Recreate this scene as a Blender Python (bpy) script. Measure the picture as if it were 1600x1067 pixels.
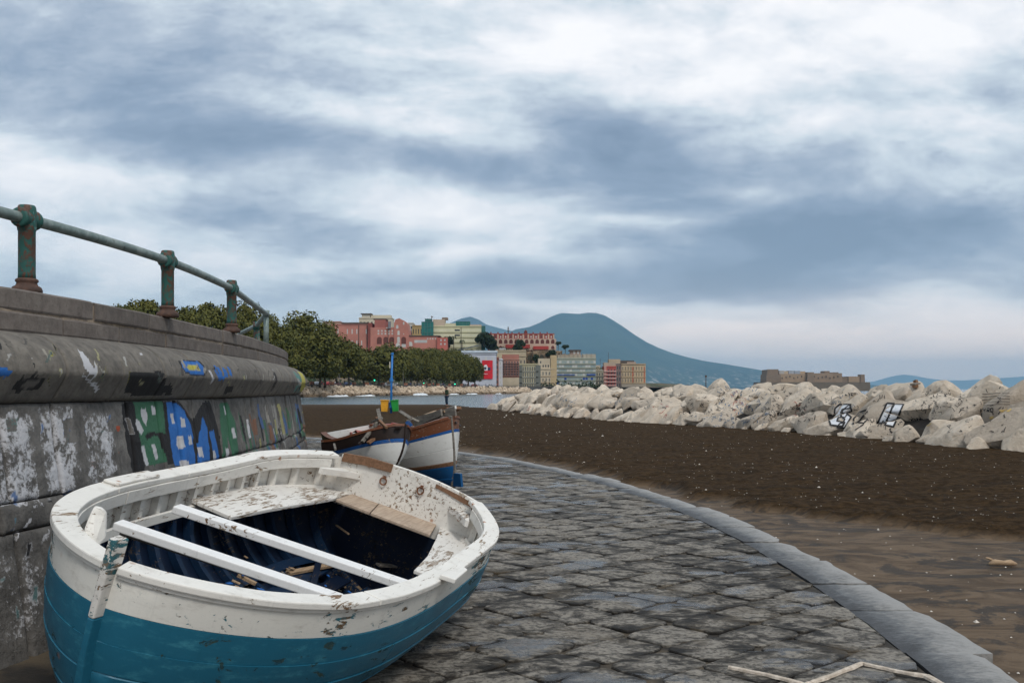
import bpy, bmesh, math, random
from mathutils import Vector, Matrix, noise, Quaternion
from mathutils.bvhtree import BVHTree
R = math.radians
rnd = random.Random(7)
S = bpy.context.scene
for o in list(bpy.data.objects): bpy.data.objects.remove(o)
F, HZ, EYE = 1500.0, 608.0, 1.55          # focal length (photo px), horizon row, eye height (m)

# ------------------------------------------------------------------ camera
cd = bpy.data.cameras.new('camera'); cam = bpy.data.objects.new('camera', cd); S.collection.objects.link(cam)
cam.location = (0, 0, EYE); cam.rotation_euler = (R(90), 0, 0)
cd.sensor_width = 36; cd.lens = 36 * F / 1600; cd.shift_y = (HZ - 533.5) / 1600
cd.clip_start = .1; cd.clip_end = 90000
S.camera = cam
S.render.resolution_x, S.render.resolution_y = 1024, 682

# ------------------------------------------------------------------ view, sun
S.view_settings.view_transform = 'Standard'; S.view_settings.look = 'None'
S.view_settings.gamma = 1; S.view_settings.exposure = 0.34
S.view_settings.use_curve_mapping = False
SUN_EL, SUN_ROT = R(48), R(150)
sl = bpy.data.lights.new('sun', 'SUN'); sl.energy = 1.5; sl.angle = R(14); sl.color = (1, .955, .89)
so = bpy.data.objects.new('sun', sl); S.collection.objects.link(so)
# sun stands behind the camera on the right
sd = Vector((math.sin(SUN_ROT) * math.cos(SUN_EL), math.cos(SUN_ROT) * math.cos(SUN_EL), math.sin(SUN_EL)))
so.rotation_euler = (-sd).to_track_quat('-Z', 'Y').to_euler()

# ------------------------------------------------------------------ node helpers
class NT:
    def __init__(s, tree): s.t = tree; s.n = tree.nodes; s.l = tree.links
    def new(s, typ, **kw):
        n = s.n.new(typ)
        for k, v in kw.items(): setattr(n, k, v)
        return n
    def put(s, sock, v):
        if v is None: return
        if isinstance(v, bpy.types.NodeSocket): s.l.new(v, sock)
        else:
            if hasattr(sock.default_value, '__len__'):
                v = tuple(v)
                if len(sock.default_value) == 4 and len(v) == 3: v = v + (1,)
            sock.default_value = v
    def math(s, op, a, b=None, c=None, clamp=False):
        n = s.new('ShaderNodeMath', operation=op, use_clamp=clamp)
        s.put(n.inputs[0], a); s.put(n.inputs[1], b); s.put(n.inputs[2], c); return n.outputs[0]
    def vmath(s, op, a, b=None):
        n = s.new('ShaderNodeVectorMath', operation=op); s.put(n.inputs[0], a); s.put(n.inputs[1], b); return n.outputs[0]
    def noise(s, vec, scale, detail=4, rough=.55, dist=0, lac=2):
        n = s.new('ShaderNodeTexNoise'); s.put(n.inputs['Vector'], vec)
        n.inputs['Scale'].default_value = scale; n.inputs['Detail'].default_value = detail
        n.inputs['Roughness'].default_value = rough; n.inputs['Distortion'].default_value = dist
        return n.outputs['Fac']
    def ncol(s, vec, scale, detail=3):
        n = s.new('ShaderNodeTexNoise'); s.put(n.inputs['Vector'], vec)
        n.inputs['Scale'].default_value = scale; n.inputs['Detail'].default_value = detail
        return n.outputs['Color']
    def step(s, v, a, b):
        n = s.new('ShaderNodeMapRange', interpolation_type='SMOOTHSTEP'); s.put(n.inputs['Value'], v)
        s.put(n.inputs['From Min'], a); s.put(n.inputs['From Max'], b); return n.outputs['Result']
    def mix(s, f, a, b, mode='MIX'):
        n = s.new('ShaderNodeMix', data_type='RGBA', blend_type=mode)
        s.put(n.inputs[0], f); s.put(n.inputs[6], a); s.put(n.inputs[7], b); return n.outputs[2]
    def ramp(s, f, stops):
        n = s.new('ShaderNodeValToRGB'); s.put(n.inputs[0], f); e = n.color_ramp.elements
        while len(e) < len(stops): e.new(.5)
        for el, (p, c) in zip(e, stops): el.position = p; el.color = tuple(c) + (1,) if len(c) == 3 else c
        return n.outputs[0]
    def mapping(s, vec, scale=(1, 1, 1), rot=(0, 0, 0)):
        n = s.new('ShaderNodeMapping'); s.put(n.inputs[0], vec)
        n.inputs['Scale'].default_value = scale; n.inputs['Rotation'].default_value = rot; return n.outputs[0]
    def bump(s, h, strength=.5, dist=.01, normal=None):
        n = s.new('ShaderNodeBump'); s.put(n.inputs['Height'], h); n.inputs['Strength'].default_value = strength
        n.inputs['Distance'].default_value = dist; s.put(n.inputs['Normal'], normal); return n.outputs[0]

def new_mat(name):
    m = bpy.data.materials.new(name); m.use_nodes = True; t = NT(m.node_tree)
    b = m.node_tree.nodes['Principled BSDF']; b.inputs['Specular IOR Level'].default_value = .35
    return m, t, b
def pos(t): return t.new('ShaderNodeNewGeometry').outputs['Position']
def objc(t): return t.new('ShaderNodeTexCoord').outputs['Object']

# ------------------------------------------------------------------ world: daylight sky behind a broken overcast
W = bpy.data.worlds.new('World'); S.world = W; W.use_nodes = True
t = NT(W.node_tree); t.n.clear()
d = t.new('ShaderNodeTexCoord').outputs['Generated']
dn = t.vmath('NORMALIZE', d)
sx = t.new('ShaderNodeSeparateXYZ'); t.l.new(dn, sx.inputs[0]); X, Y, Z = sx.outputs
Zp = t.math('MAXIMUM', Z, 0.0)
den = t.math('ADD', Zp, .10)
cx = t.new('ShaderNodeCombineXYZ'); t.put(cx.inputs[0], t.math('DIVIDE', X, den)); t.put(cx.inputs[1], t.math('DIVIDE', Y, den))
t.put(cx.inputs[2], t.math('MULTIPLY', Zp, 1.3))
P = cx.outputs[0]
warp = t.vmath('SUBTRACT', t.ncol(P, .9, 3), (.5, .5, .5))
wn = t.new('ShaderNodeVectorMath', operation='SCALE'); t.l.new(warp, wn.inputs[0]); wn.inputs['Scale'].default_value = .6
P2 = t.vmath('ADD', P, wn.outputs[0])
n1 = t.noise(t.mapping(P2, (.75, 1.0, 1)), .75, 7, .52)
Yd = t.math('MAXIMUM', t.math('ABSOLUTE', Y), .3)
u0 = t.math('DIVIDE', X, Yd); v0 = t.math('DIVIDE', Z, Yd)
cq = t.new('ShaderNodeCombineXYZ'); t.put(cq.inputs[0], u0); t.put(cq.inputs[1], t.math('MULTIPLY', t.math('POWER', t.math('MAXIMUM', v0, .001), .75), 1.7)); Q2 = t.vmath('ADD', cq.outputs[0], wn.outputs[0])
cq2 = t.new('ShaderNodeVectorMath', operation='SCALE'); t.l.new(wn.outputs[0], cq2.inputs[0]); cq2.inputs['Scale'].default_value = .16; Q2 = t.vmath('ADD', cq.outputs[0], cq2.outputs[0])
n2 = t.noise(t.mapping(Q2, (1, 1.15, 1), (0, 0, R(14))), 4.4, 10, .60, .1)
n3 = t.noise(t.mapping(Q2, (.9, 1.3, 1), (0, 0, R(10))), 10, 8, .62, .1)
wx = t.new('ShaderNodeSeparateXYZ'); t.l.new(warp, wx.inputs[0])
u = t.math('MULTIPLY_ADD', wx.outputs[0], .17, u0); v = t.math('MULTIPLY_ADD', wx.outputs[1], .045, v0)
def lobe(px, py, rx, ry, tilt=0):
    cu, cv = (px - 800) / F, (HZ - py) / F
    a = t.math('SUBTRACT', u, cu); b = t.math('SUBTRACT', v, cv)
    ct, st = math.cos(R(tilt)), math.sin(R(tilt))
    a2 = t.math('ADD', t.math('MULTIPLY', a, ct * F / rx), t.math('MULTIPLY', b, st * F / rx))
    b2 = t.math('ADD', t.math('MULTIPLY', a, -st * F / ry), t.math('MULTIPLY', b, ct * F / ry))
    q = t.math('ADD', t.math('MULTIPLY', a2, a2), t.math('MULTIPLY', b2, b2))
    return t.math('EXPONENT', t.math('MULTIPLY', q, -1))
val = t.math('ADD', t.math('MULTIPLY', t.math('SUBTRACT', n1, .5), .48), .612)
val = t.math('ADD', val, t.math('MULTIPLY', t.math('SUBTRACT', n2, .5), 1.0))
val = t.math('ADD', val, t.math('MULTIPLY', t.math('SUBTRACT', n3, .5), .52))
n4 = t.noise(t.mapping(Q2, (1, 1.35, 1), (0, 0, R(-14))), 23, 7, .64, .1)
val = t.math('ADD', val, t.math('MULTIPLY', t.math('SUBTRACT', n4, .5), .36))
# billows: rounded heads with crisp upper edges
n5 = t.noise(t.mapping(Q2, (1, 1.5, 1), (0, 0, R(-6))), 3.4, 8, .5, .2)
bil = t.math('ABSOLUTE', t.math('SUBTRACT', n5, .5)); val = t.math('ADD', val, t.math('MULTIPLY', t.math('SUBTRACT', .09, bil), .85))
LOBES = [(130, 95, 330, 110, -.20, 0), (330, 215, 300, 60, -.26, -8), (650, 255, 330, 32, -.26, -8), (1010, 235, 190, 62, -.42, -12),
         (1080, 330, 260, 60, -.18, -8), (1470, 340, 260, 62, -.48, 4), (1250, 385, 300, 45, -.34, 0), (470, 350, 190, 55, -.20, -20), (860, 450, 360, 26, -.22, 0),
         (1150, 440, 420, 30, -.28, 0), (520, 90, 160, 60, -.10, 0),
         (40, 235, 200, 70, .26, 0), (620, 195, 200, 30, .22, -8), (330, 275, 200, 26, .26, 4), (760, 330, 210, 45, .30, -6), (560, 415, 320, 26, .24, 0),
         (1080, 95, 300, 90, .26, 0), (1460, 30, 260, 80, .30, 0), (1330, 190, 190, 32, .34, 2), (800, 40, 130, 70, .2, 0), (720, 400, 50, 18, .2, 0),
         (1000, 475, 500, 16, .16, 0), (1400, 520, 460, 60, .26, 0), (1240, 290, 170, 16, .18, 0), (1010, 345, 110, 12, .2, 0)]
for (px, py, rx, ry, amp, tl) in LOBES:
    val = t.math('MULTIPLY_ADD', lobe(px, py, rx, ry, tl), amp * 1.0, val)
cloud = t.ramp(val, [(.05, (.172, .232, .325)), (.30, (.245, .312, .415)), (.50, (.380, .442, .530)), (.68, (.58, .645, .70)), (.84, (.77, .785, .815)), (1.0, (.90, .89, .895))])
# pale, slightly warm air along the horizon, warmer to the right
hf = t.math('EXPONENT', t.math('MULTIPLY', Zp, -16))
warm = lobe(1500, 570, 620, 75)
cloud = t.mix(t.math('MULTIPLY', hf, .40), cloud, (.62, .66, .72))
cloud = t.mix(t.math('MULTIPLY', warm, .80), cloud, (1.75, 1.28, .98))
sky = t.new('ShaderNodeTexSky', sky_type='NISHITA', sun_disc=False, sun_elevation=SUN_EL, sun_rotation=SUN_ROT)
b1 = t.new('ShaderNodeBackground'); t.l.new(sky.outputs[0], b1.inputs[0]); b1.inputs[1].default_value = .1
b2 = t.new('ShaderNodeBackground'); t.l.new(cloud, b2.inputs[0]); b2.inputs[1].default_value = 1.0
ms = t.new('ShaderNodeMixShader'); ms.inputs[0].default_value = .94
t.l.new(b1.outputs[0], ms.inputs[1]); t.l.new(b2.outputs[0], ms.inputs[2])
wo = t.new('ShaderNodeOutputWorld'); t.l.new(ms.outputs[0], wo.inputs[0])

# ------------------------------------------------------------------ scene helpers
ORD = 'first second third fourth fifth sixth seventh eighth ninth tenth eleventh twelfth thirteenth fourteenth fifteenth sixteenth seventeenth eighteenth nineteenth twentieth twenty-first twenty-second'.split()
def tag(o, label=None, cat=None, group=None, kind=None):
    if label: o['label'] = label
    if cat: o['category'] = cat
    if group: o['group'] = group
    if kind: o['kind'] = kind
    return o
def empty(name, loc=(0, 0, 0), rz=0, label=None, cat=None, group=None, kind=None):
    o = bpy.data.objects.new(name, None); S.collection.objects.link(o); o.empty_display_size = .2
    o.location = loc; o.rotation_euler = (0, 0, rz)
    return tag(o, label, cat, group, kind)
def link(name, me, parent=None, loc=None, rot=None, scale=None):
    o = bpy.data.objects.new(name, me); S.collection.objects.link(o)
    if parent is not None: o.parent = parent
    if loc is not None: o.location = loc
    if rot is not None: o.rotation_euler = rot
    if scale is not None: o.scale = scale
    return o
def copy_tree(o, parent=None):
    c = o.copy(); S.collection.objects.link(c); c.parent = parent
    for ch in list(o.children): copy_tree(ch, c)
    return c
def mk(name, verts, faces, mats, mi=None, smooth=False):
    me = bpy.data.meshes.new(name); me.from_pydata([tuple(v) for v in verts], [], faces)
    for m in (mats if isinstance(mats, (list, tuple)) else [mats]): me.materials.append(m)
    if mi: me.polygons.foreach_set('material_index', mi)
    if smooth: me.polygons.foreach_set('use_smooth', [True] * len(faces))
    me.update(); return me
class MB:
    """collects shapes that become ONE mesh"""
    def __init__(s): s.v = []; s.f = []; s.m = []
    def quadstrip(s, rings, closed=False, mi=0, cap=False):
        """rings: list of equal-length point lists"""
        b = len(s.v); n = len(rings[0])
        for r in rings: s.v += [tuple(p) for p in r]
        k = n if closed else n - 1
        for i in range(len(rings) - 1):
            for j in range(k):
                a = b + i * n + j; c = b + i * n + (j + 1) % n
                s.f.append((a, c, c + n, a + n)); s.m.append(mi)
        if cap:
            s.f.append(tuple(b + j for j in range(n))[::-1]); s.m.append(mi)
            s.f.append(tuple(b + (len(rings) - 1) * n + j for j in range(n))); s.m.append(mi)
    def box(s, x0, x1, y0, y1, z0, z1, mi=0, M=None):
        b = len(s.v); P = [(x, y, z) for z in (z0, z1) for (x, y) in ((x0, y0), (x1, y0), (x1, y1), (x0, y1))]
        if M is not None: P = [tuple(M @ Vector(p)) for p in P]
        s.v += P
        for f in ((0, 3, 2, 1), (4, 5, 6, 7), (0, 1, 5, 4), (1, 2, 6, 5), (2, 3, 7, 6), (3, 0, 4, 7)):
            s.f.append(tuple(b + i for i in f)); s.m.append(mi)
    def prism(s, poly, z0, z1, mi=0):
        """poly: list of (x,y) or (x,y,z) points; extruded between z0 and z1 (added to z)"""
        n = len(poly); P = [(p[0], p[1], (p[2] if len(p) > 2 else 0)) for p in poly]
        s.quadstrip([[(x, y, z + z0) for x, y, z in P], [(x, y, z + z1) for x, y, z in P]], True, mi, True)
    def tube(s, pts, r, n=8, mi=0, cap=True):
        rings = []
        rr = r if isinstance(r, (list, tuple)) else [r] * len(pts)
        pts = [Vector(p) for p in pts]
        for i, p in enumerate(pts):
            d = (pts[min(i + 1, len(pts) - 1)] - pts[max(i - 1, 0)]).normalized()
            up = Vector((0, 0, 1)) if abs(d.z) < .9 else Vector((1, 0, 0))
            a = d.cross(up).normalized(); b = d.cross(a)
            rings.append([p + (a * math.cos(2 * math.pi * k / n) + b * math.sin(2 * math.pi * k / n)) * rr[i] for k in range(n)])
        s.quadstrip(rings, True, mi, cap)
    def bar(s, a, b, w, h, up=(0, 0, 1), mi=0):
        a, b = Vector(a), Vector(b); d = (b - a).normalized(); u = Vector(up); x = d.cross(u).normalized() * w / 2; z = x.cross(d).normalized() * h / 2
        s.quadstrip([[p - x - z, p + x - z, p + x + z, p - x + z] for p in (a, b)], True, mi, True)
    def mesh(s, name, mats, smooth=False): return mk(name, s.v, s.f, mats, s.m, smooth)
    def build(s, name, mats, parent=None, smooth=False, bevel=0, **kw):
        o = link(name, s.mesh(name, mats, smooth), parent, **kw)
        if bevel:
            md = o.modifiers.new('bevel', 'BEVEL'); md.width = bevel; md.segments = 2; md.limit_method = 'ANGLE'
        return o
def at(px, py, D): return Vector(((px - 800) / F * D, D, EYE + (HZ - py) / F * D))   # photo pixel + distance -> place
def fbm(p, oct=4): return noise.fractal(Vector(p), 1.0, 2.0, oct)
def interp(tab, x):
    if x <= tab[0][0]: return tab[0][1]
    for (a, va), (b, vb) in zip(tab, tab[1:]):
        if x <= b: return va + (vb - va) * (x - a) / (b - a)
    return tab[-1][1]
def smooth01(a, b, x):
    x = max(0, min(1, (x - a) / (b - a))); return x * x * (3 - 2 * x)

# ------------------------------------------------------------------ materials
def simple(name, col, col2=None, scale=3, rough=.8, bump=0, bscale=None, spec=.35, metal=0, world_space=False, bdist=.01):
    m, t, b = new_mat(name); v = pos(t) if world_space else objc(t)
    if col2 is None: col2 = tuple(c * .75 for c in col)
    n = t.noise(v, scale, 6, .6)
    t.put(b.inputs['Base Color'], t.mix(t.step(n, .3, .7), col, col2)); b.inputs['Roughness'].default_value = rough
    b.inputs['Specular IOR Level'].default_value = spec; b.inputs['Metallic'].default_value = metal
    if bump: t.put(b.inputs['Normal'], t.bump(t.noise(v, bscale or scale * 6, 5, .65), bump, bdist))
    return m
def paint(name, col, under, amount=.5, scale=6, dirt=(.28, .24, .19), dirtf=.35, rust=.0, rough=.5, under2=None, grain=(1, 6, 6), spec=.3):
    """old boat paint: flakes off to an older coat and bare wood, with dirt and rust weeps"""
    m, t, b = new_mat(name); v = objc(t)
    vg = t.mapping(v, grain)
    a = t.noise(vg, scale, 9, .68, .6)
    big = t.noise(v, 2.2, 3, .5)
    k = t.math('ADD', a, t.math('MULTIPLY', t.math('SUBTRACT', big, .5), .55))
    thr = .765 - amount * .30
    flake = t.step(k, thr, thr + .015)
    col_v = t.mix(t.noise(v, 3.5, 6, .65), tuple(c * .82 for c in col), col)
    d1 = t.step(t.noise(t.mapping(v, (1.5, 1.5, 4)), 5, 8, .7), .5, .78)
    col_v = t.mix(t.math('MULTIPLY', d1, dirtf), col_v, dirt)
    brush = t.noise(t.mapping(v, (1.2, 30, 30)), 3, 4, .6)
    col_v = t.mix(t.math('MULTIPLY', t.step(brush, .5, .75), .16), col_v, tuple(c * .6 for c in col))
    runs = t.step(t.noise(t.mapping(v, (9, 9, .9)), 3, 6, .7), .55, .75); col_v = t.mix(t.math('MULTIPLY', runs, .28), col_v, tuple(c * .45 for c in col))
    un = t.mix(t.step(t.noise(v, 14, 4, .6), .42, .58), under, under2 or tuple(c * .5 for c in under))
    edge = t.math('MULTIPLY', t.step(k, thr - .03, thr), .45)
    col_v = t.mix(edge, col_v, tuple(.5 * c + .5 * q for c, q in zip(col, under)))
    c = t.mix(flake, col_v, un)
    if rust:
        vo = t.new('ShaderNodeTexVoronoi'); t.put(vo.inputs['Vector'], v); vo.inputs['Scale'].default_value = 7.0
        rs = t.math('MULTIPLY', t.math('SUBTRACT', 1, t.step(vo.outputs['Distance'], .05, .16)), t.step(t.noise(v, 2.6, 2), .5, .6))
        c = t.mix(t.math('MULTIPLY', rs, rust), c, (.33, .12, .03))
    t.put(b.inputs['Base Color'], c)
    t.put(b.inputs['Roughness'], t.math('ADD', rough, t.math('MULTIPLY', flake, .35), clamp=True)); b.inputs['Specular IOR Level'].default_value = spec
    h = t.math('ADD', t.math('MULTIPLY', t.math('SUBTRACT', 1, flake), 1.0), t.math('MULTIPLY', t.noise(vg, 22, 6, .7), .5))
    t.put(b.inputs['Normal'], t.bump(h, .6, .003))
    return m
def wood(name, c1, c2, scale=4, grain=(1, 12, 12), rough=.8):
    m, t, b = new_mat(name); v = objc(t)
    g = t.noise(t.mapping(v, grain), scale, 7, .65, .8)
    c = t.mix(t.step(g, .35, .65), c1, c2)
    c = t.mix(t.math('MULTIPLY', t.step(t.noise(v, 5, 5, .6), .5, .75), .5), c, tuple(q * .45 for q in c2))
    t.put(b.inputs['Base Color'], c); b.inputs['Roughness'].default_value = rough
    t.put(b.inputs['Normal'], t.bump(g, .6, .004)); return m

WOODU = (.17, .10, .055)
M_white = paint('white boat paint', (.79, .76, .70), WOODU, .50, 6, dirtf=.45, rust=.9, under2=(.33, .27, .20))
M_whitechip = paint('badly flaked white paint', (.76, .73, .68), (.20, .14, .09), .72, 7, dirtf=.4, under2=(.36, .31, .26))
M_whiteclean = paint('white thwart paint', (.82, .81, .79), WOODU, .45, 5, dirtf=.28, under2=(.3, .26, .2))
M_whiteout = paint('white strake paint with teal showing', (.76, .735, .67), (.035, .17, .21), .58, 4, dirtf=.42, rust=1.0, under2=(.14, .09, .05))
M_blue = paint('teal blue hull paint', (.014, .128, .205), (.006, .045, .065), .44, 3.0, dirt=(.055, .25, .32), dirtf=.85, rust=.5, rough=.42, under2=(.03, .06, .05), spec=.4)
M_red = paint('dull red bottom paint', (.20, .055, .045), (.05, .10, .13), .5, 5, dirt=(.06, .05, .045), dirtf=.6)
M_navy = paint('dark navy inside paint', (.004, .011, .030), (.012, .012, .013), .45, 7, dirt=(.02, .02, .02), dirtf=.7, under2=(.14, .10, .06), rough=.45)
M_rib = paint('blue rib paint', (.006, .022, .055), (.05, .035, .025), .5, 9, dirt=(.015, .02, .03), dirtf=.6, under2=(.20, .14, .08), rough=.45)
M_bare = wood('bare weathered plank', (.46, .36, .27), (.34, .255, .19))
M_brownwood = wood('brown bare wood', (.24, .13, .075), (.14, .075, .04))
M_oldgrey = wood('grey old timber', (.22, .20, .17), (.12, .105, .09))
M_tanwood = wood('tan broken timber', (.42, .30, .19), (.26, .17, .1))
M_rust = simple('rusted iron', (.24, .10, .045), (.11, .05, .03), 25, .85, .5)

# stone of the sea wall, with the spray paint stored per point on the blocks
def wall_mat(name, c1, c2, pit=1.0, streak=.5):
    m, t, b = new_mat(name); p = pos(t)
    big = t.noise(p, 1.7, 6, .65); fine = t.noise(p, 34, 5, .75); med = t.noise(p, 9, 6, .7)
    st = t.noise(t.mapping(p, (5, 5, .8)), 2.2, 6, .65)
    oi = t.new('ShaderNodeObjectInfo').outputs['Random']
    c = t.mix(t.step(t.math('ADD', t.math('MULTIPLY', med, .6), t.math('MULTIPLY', big, .4)), .36, .64), c2, c1)
    c = t.mix(t.math('MULTIPLY', t.step(st, .48, .7), streak), c, (.035, .033, .03))
    c = t.mix(t.math('MULTIPLY', oi, .28), c, tuple(x * .45 for x in c2))
    c = t.mix(t.math('MULTIPLY', t.step(fine, .5, .72), .5), c, tuple(x * .45 for x in c2))
    at_ = t.new('ShaderNodeAttribute', attribute_name='spray')
    al = at_.outputs['Alpha']
    k = t.math('ADD', t.math('MULTIPLY', fine, .55), t.math('MULTIPLY', med, .45))
    msk = t.step(t.math('ADD', k, t.math('MULTIPLY', t.math('SUBTRACT', al, 1), .55)), .22, .33)
    msk = t.math('MULTIPLY', msk, t.step(al, .0, .08))
    c = t.mix(t.math('MULTIPLY', msk, .93), c, at_.outputs['Color'])
    t.put(b.inputs['Base Color'], c); b.inputs['Roughness'].default_value = .82; b.inputs['Specular IOR Level'].default_value = .3
    hgt = t.math('ADD', t.math('MULTIPLY', fine, .5), med)
    t.put(b.inputs['Normal'], t.bump(hgt, .75 * pit, .022)); return m
M_lava = wall_mat('dark lava stone', (.185, .175, .162), (.090, .085, .080))
M_mould = wall_mat('grey moulding stone', (.22, .198, .168), (.12, .108, .095), .45, .45)
M_coping = wall_mat('brown grey coping stone', (.20, .172, .150), (.12, .10, .088), .3, .2)
M_mortar = simple('pale mortar', (.33, .26, .19), (.18, .145, .115), 14, .95, .8, 30, world_space=True)
M_darkjoint = simple('dark joint filling', (.03, .028, .025), (.055, .05, .04), 9, .95, .6, 30, world_space=True)

# ------------------------------------------------------------------ SEA, LAND
SEA = -.70
m, t, b = new_mat('sea water'); p = pos(t)
w1 = t.noise(t.mapping(p, (1, .55, 1)), .9, 7, .62, .3); w2 = t.noise(p, .06, 4, .6)
t.put(b.inputs['Base Color'], t.mix(t.step(w2, .35, .65), (.045, .085, .115), (.07, .12, .15)))
b.inputs['Roughness'].default_value = .16; b.inputs['Specular IOR Level'].default_value = .55
t.put(b.inputs['Normal'], t.bump(w1, .55, .5)); M_sea = m
me = mk('sea', [(-30000, 60, SEA), (40000, 60, SEA), (40000, 42000, SEA), (-30000, 42000, SEA), (-30000, -400, SEA), (40000, -400, SEA)],
        [(0, 1, 2, 3), (4, 5, 1, 0)], M_sea)
tag(link('sea', me), kind='structure')

# --- beach: one sheet, wet brown sand next to the kerb, a little scarp, dark dry sand beyond it
KC, KR0, KR1 = Vector((-30.2, 8)), 32.60, 33.08      # the promenade's kerb is an arc
SC = [(-40, 46), (-12, 37), (-6.9, 33.6), (-4.2, 30.8), (-1.85, 27.9), (-.4, 24.6), (1.36, 20.0), (2.84, 14.3), (3.83, 12.6), (4.7, 11.3), (5.45, 10.1), (8, 7.7), (12, 4), (20, -6)]
BW = [(34, 2), (17.5, 11.5), (14.2, 18.0), (12.6, 23.6), (11.5, 28.4), (9.8, 35.5), (7.9, 40), (5.8, 44), (2.0, 54), (-2.0, 75)]    # foot of the breakwater
def side_dist(poly, x, y):
    best = 1e9; sg = 1
    for (ax, ay), (bx, by) in zip(poly, poly[1:]):
        dx, dy = bx - ax, by - ay; L = dx * dx + dy * dy; k = max(0, min(1, ((x - ax) * dx + (y - ay) * dy) / L))
        ex, ey = x - ax - dx * k, y - ay - dy * k; dd = ex * ex + ey * ey
        if dd < best - 1e-9: best = dd; sg = 1 if dx * (y - ay) - dy * (x - ax) > 0 else -1
    return math.sqrt(best) * sg
def beach_z(x, y):
    s = side_dist(SC, x, y) + .5 * fbm((x * .8, y * .8, 3), 4)        # >0: beyond the scarp
    k = smooth01(-.08, .10, s)
    z = -.095 + .095 * k + (.012 + .03 * k) * fbm((x * 1.1, y * 1.1, 0), 3) * (.6 if y > 50 else 1)
    z += (.020 * fbm((x * 6, y * 6, 5), 3) + .03 * noise.noise(Vector((x * 2.3, y * 2.3, 8)))) * k * (1 if y < 35 else .5)
    z += .03 * smooth01(25, 60, y)
    sh = 132 - x * -.25 if x < 0 else 140
    z -= .85 * smooth01(88, sh + 22, y)
    if y > 150: z -= (y - 150) * .03
    q = side_dist(BW, x, y)                                             # seaward of the breakwater the bottom drops
    if q < -6 and y > -30 : z -= min(3, (-6 - q) * .5)
    r = (Vector((x, y)) - KC).length
    if r < KR1 - .02: z = min(z, -.10)
    return z, k
ys = [-14]
while ys[-1] < 185: ys.append(ys[-1] + (.045 + .0040 * max(ys[-1], 0) ** 1.25 if 4 < ys[-1] else .6))
nx = 270; V = []; Fc = []; K = []
for y in ys:
    x0, x1 = (-9 - abs(y) * .55), (9 + abs(y) * .62)
    for i in range(nx):
        x = x0 + (x1 - x0) * i / (nx - 1)
        if y < 4: x = -22 + 50 * i / (nx - 1)
        z, k = beach_z(x, y); V.append((x, y, z)); K.append(k)
for j in range(len(ys) - 1):
    for i in range(nx - 1): a = j * nx + i; Fc.append((a, a + 1, a + nx + 1, a + nx))
m, t, b = new_mat('dark volcanic sand'); p = pos(t)
dry = t.new('ShaderNodeAttribute', attribute_name='dry').outputs['Fac']
rip = t.noise(t.mapping(p, (1.0, 1.7, 1), (0, 0, R(-32))), 1.5, 9, .70, 1.6)
fine = t.noise(p, 45, 5, .75); med = t.noise(p, 7, 6, .65)
wet = t.mix(t.step(rip, .36, .62), (.070, .047, .029), (.135, .094, .060))
wet = t.mix(t.math('MULTIPLY', t.step(t.noise(t.mapping(p, (1, 1.6, 1), (0, 0, R(-40))), .75, 10, .68, 2.4), .50, .58), .80), wet, (.036, .031, .027))
drc = t.mix(t.step(med, .38, .62), (.025, .0145, .006), (.062, .037, .017))
drc = t.mix(t.math('MULTIPLY', t.step(t.noise(t.mapping(p, (.5, 1.6, 1)), 1.1, 8, .7, .8), .50, .66), .55), drc, (.014, .010, .006))
drc = t.mix(t.math('MULTIPLY', t.step(fine, .5, .72), .55), drc, (.014, .010, .007))
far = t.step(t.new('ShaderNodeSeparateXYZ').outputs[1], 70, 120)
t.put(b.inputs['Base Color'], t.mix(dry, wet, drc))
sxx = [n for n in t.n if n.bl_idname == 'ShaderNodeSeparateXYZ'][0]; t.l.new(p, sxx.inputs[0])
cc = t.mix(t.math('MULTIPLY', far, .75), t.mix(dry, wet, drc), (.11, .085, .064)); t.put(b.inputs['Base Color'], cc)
t.put(b.inputs['Roughness'], t.math('ADD', .62, t.math('MULTIPLY', dry, .35))); b.inputs['Specular IOR Level'].default_value = .07
hh = t.math('ADD', t.math('MULTIPLY', t.math('MULTIPLY', fine, .5), t.math('ADD', dry, .15)), t.math('ADD', t.math('MULTIPLY', med, t.math('ADD', dry, .1)), t.math('MULTIPLY', rip, .6)))
dent = t.noise(p, 2.6, 4, .6); hh = t.math('ADD', hh, t.math('MULTIPLY', t.math('MULTIPLY', dent, 1.6), dry))
t.put(b.inputs['Normal'], t.bump(hh, .8, .05))
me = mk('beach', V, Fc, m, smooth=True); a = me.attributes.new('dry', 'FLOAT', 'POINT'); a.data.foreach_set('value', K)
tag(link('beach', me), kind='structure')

# pebbles and shell bits on the sand: nobody could count them
mb = MB(); M_shell = simple('pale shell and pebble', (.72, .68, .60), (.42, .36, .3), 2, .7, world_space=True)
for i in range(3400):
    y = 5 + 60 * rnd.random() ** 2.1; x = rnd.uniform(-.1 * y, .62 * y + 1)
    rr = (Vector((x, y)) - KC).length
    if rr < KR1 + .05 or side_dist(BW, x, y) < .3: continue
    z, k = beach_z(x, y)
    if k < .5 and rnd.random() < .72: continue
    s = rnd.uniform(.004, .011) * (1 + (rnd.random() < .05) * 1.6) * (1 + y * .02)
    a = rnd.random() * 6.28; q = rnd.uniform(.5, 1)
    pts = [(x + s * math.cos(a + j * 1.57) * (1 if j % 2 else q), y + s * math.sin(a + j * 1.57) * (1 if j % 2 else q)) for j in range(4)]
    bi = len(mb.v); mb.v += [(px, py, z + .002) for px, py in pts] + [(x, y, z + s * .8)]
    for j in range(4): mb.f.append((bi + j, bi + (j + 1) % 4, bi + 4)); mb.m.append(0)
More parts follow.
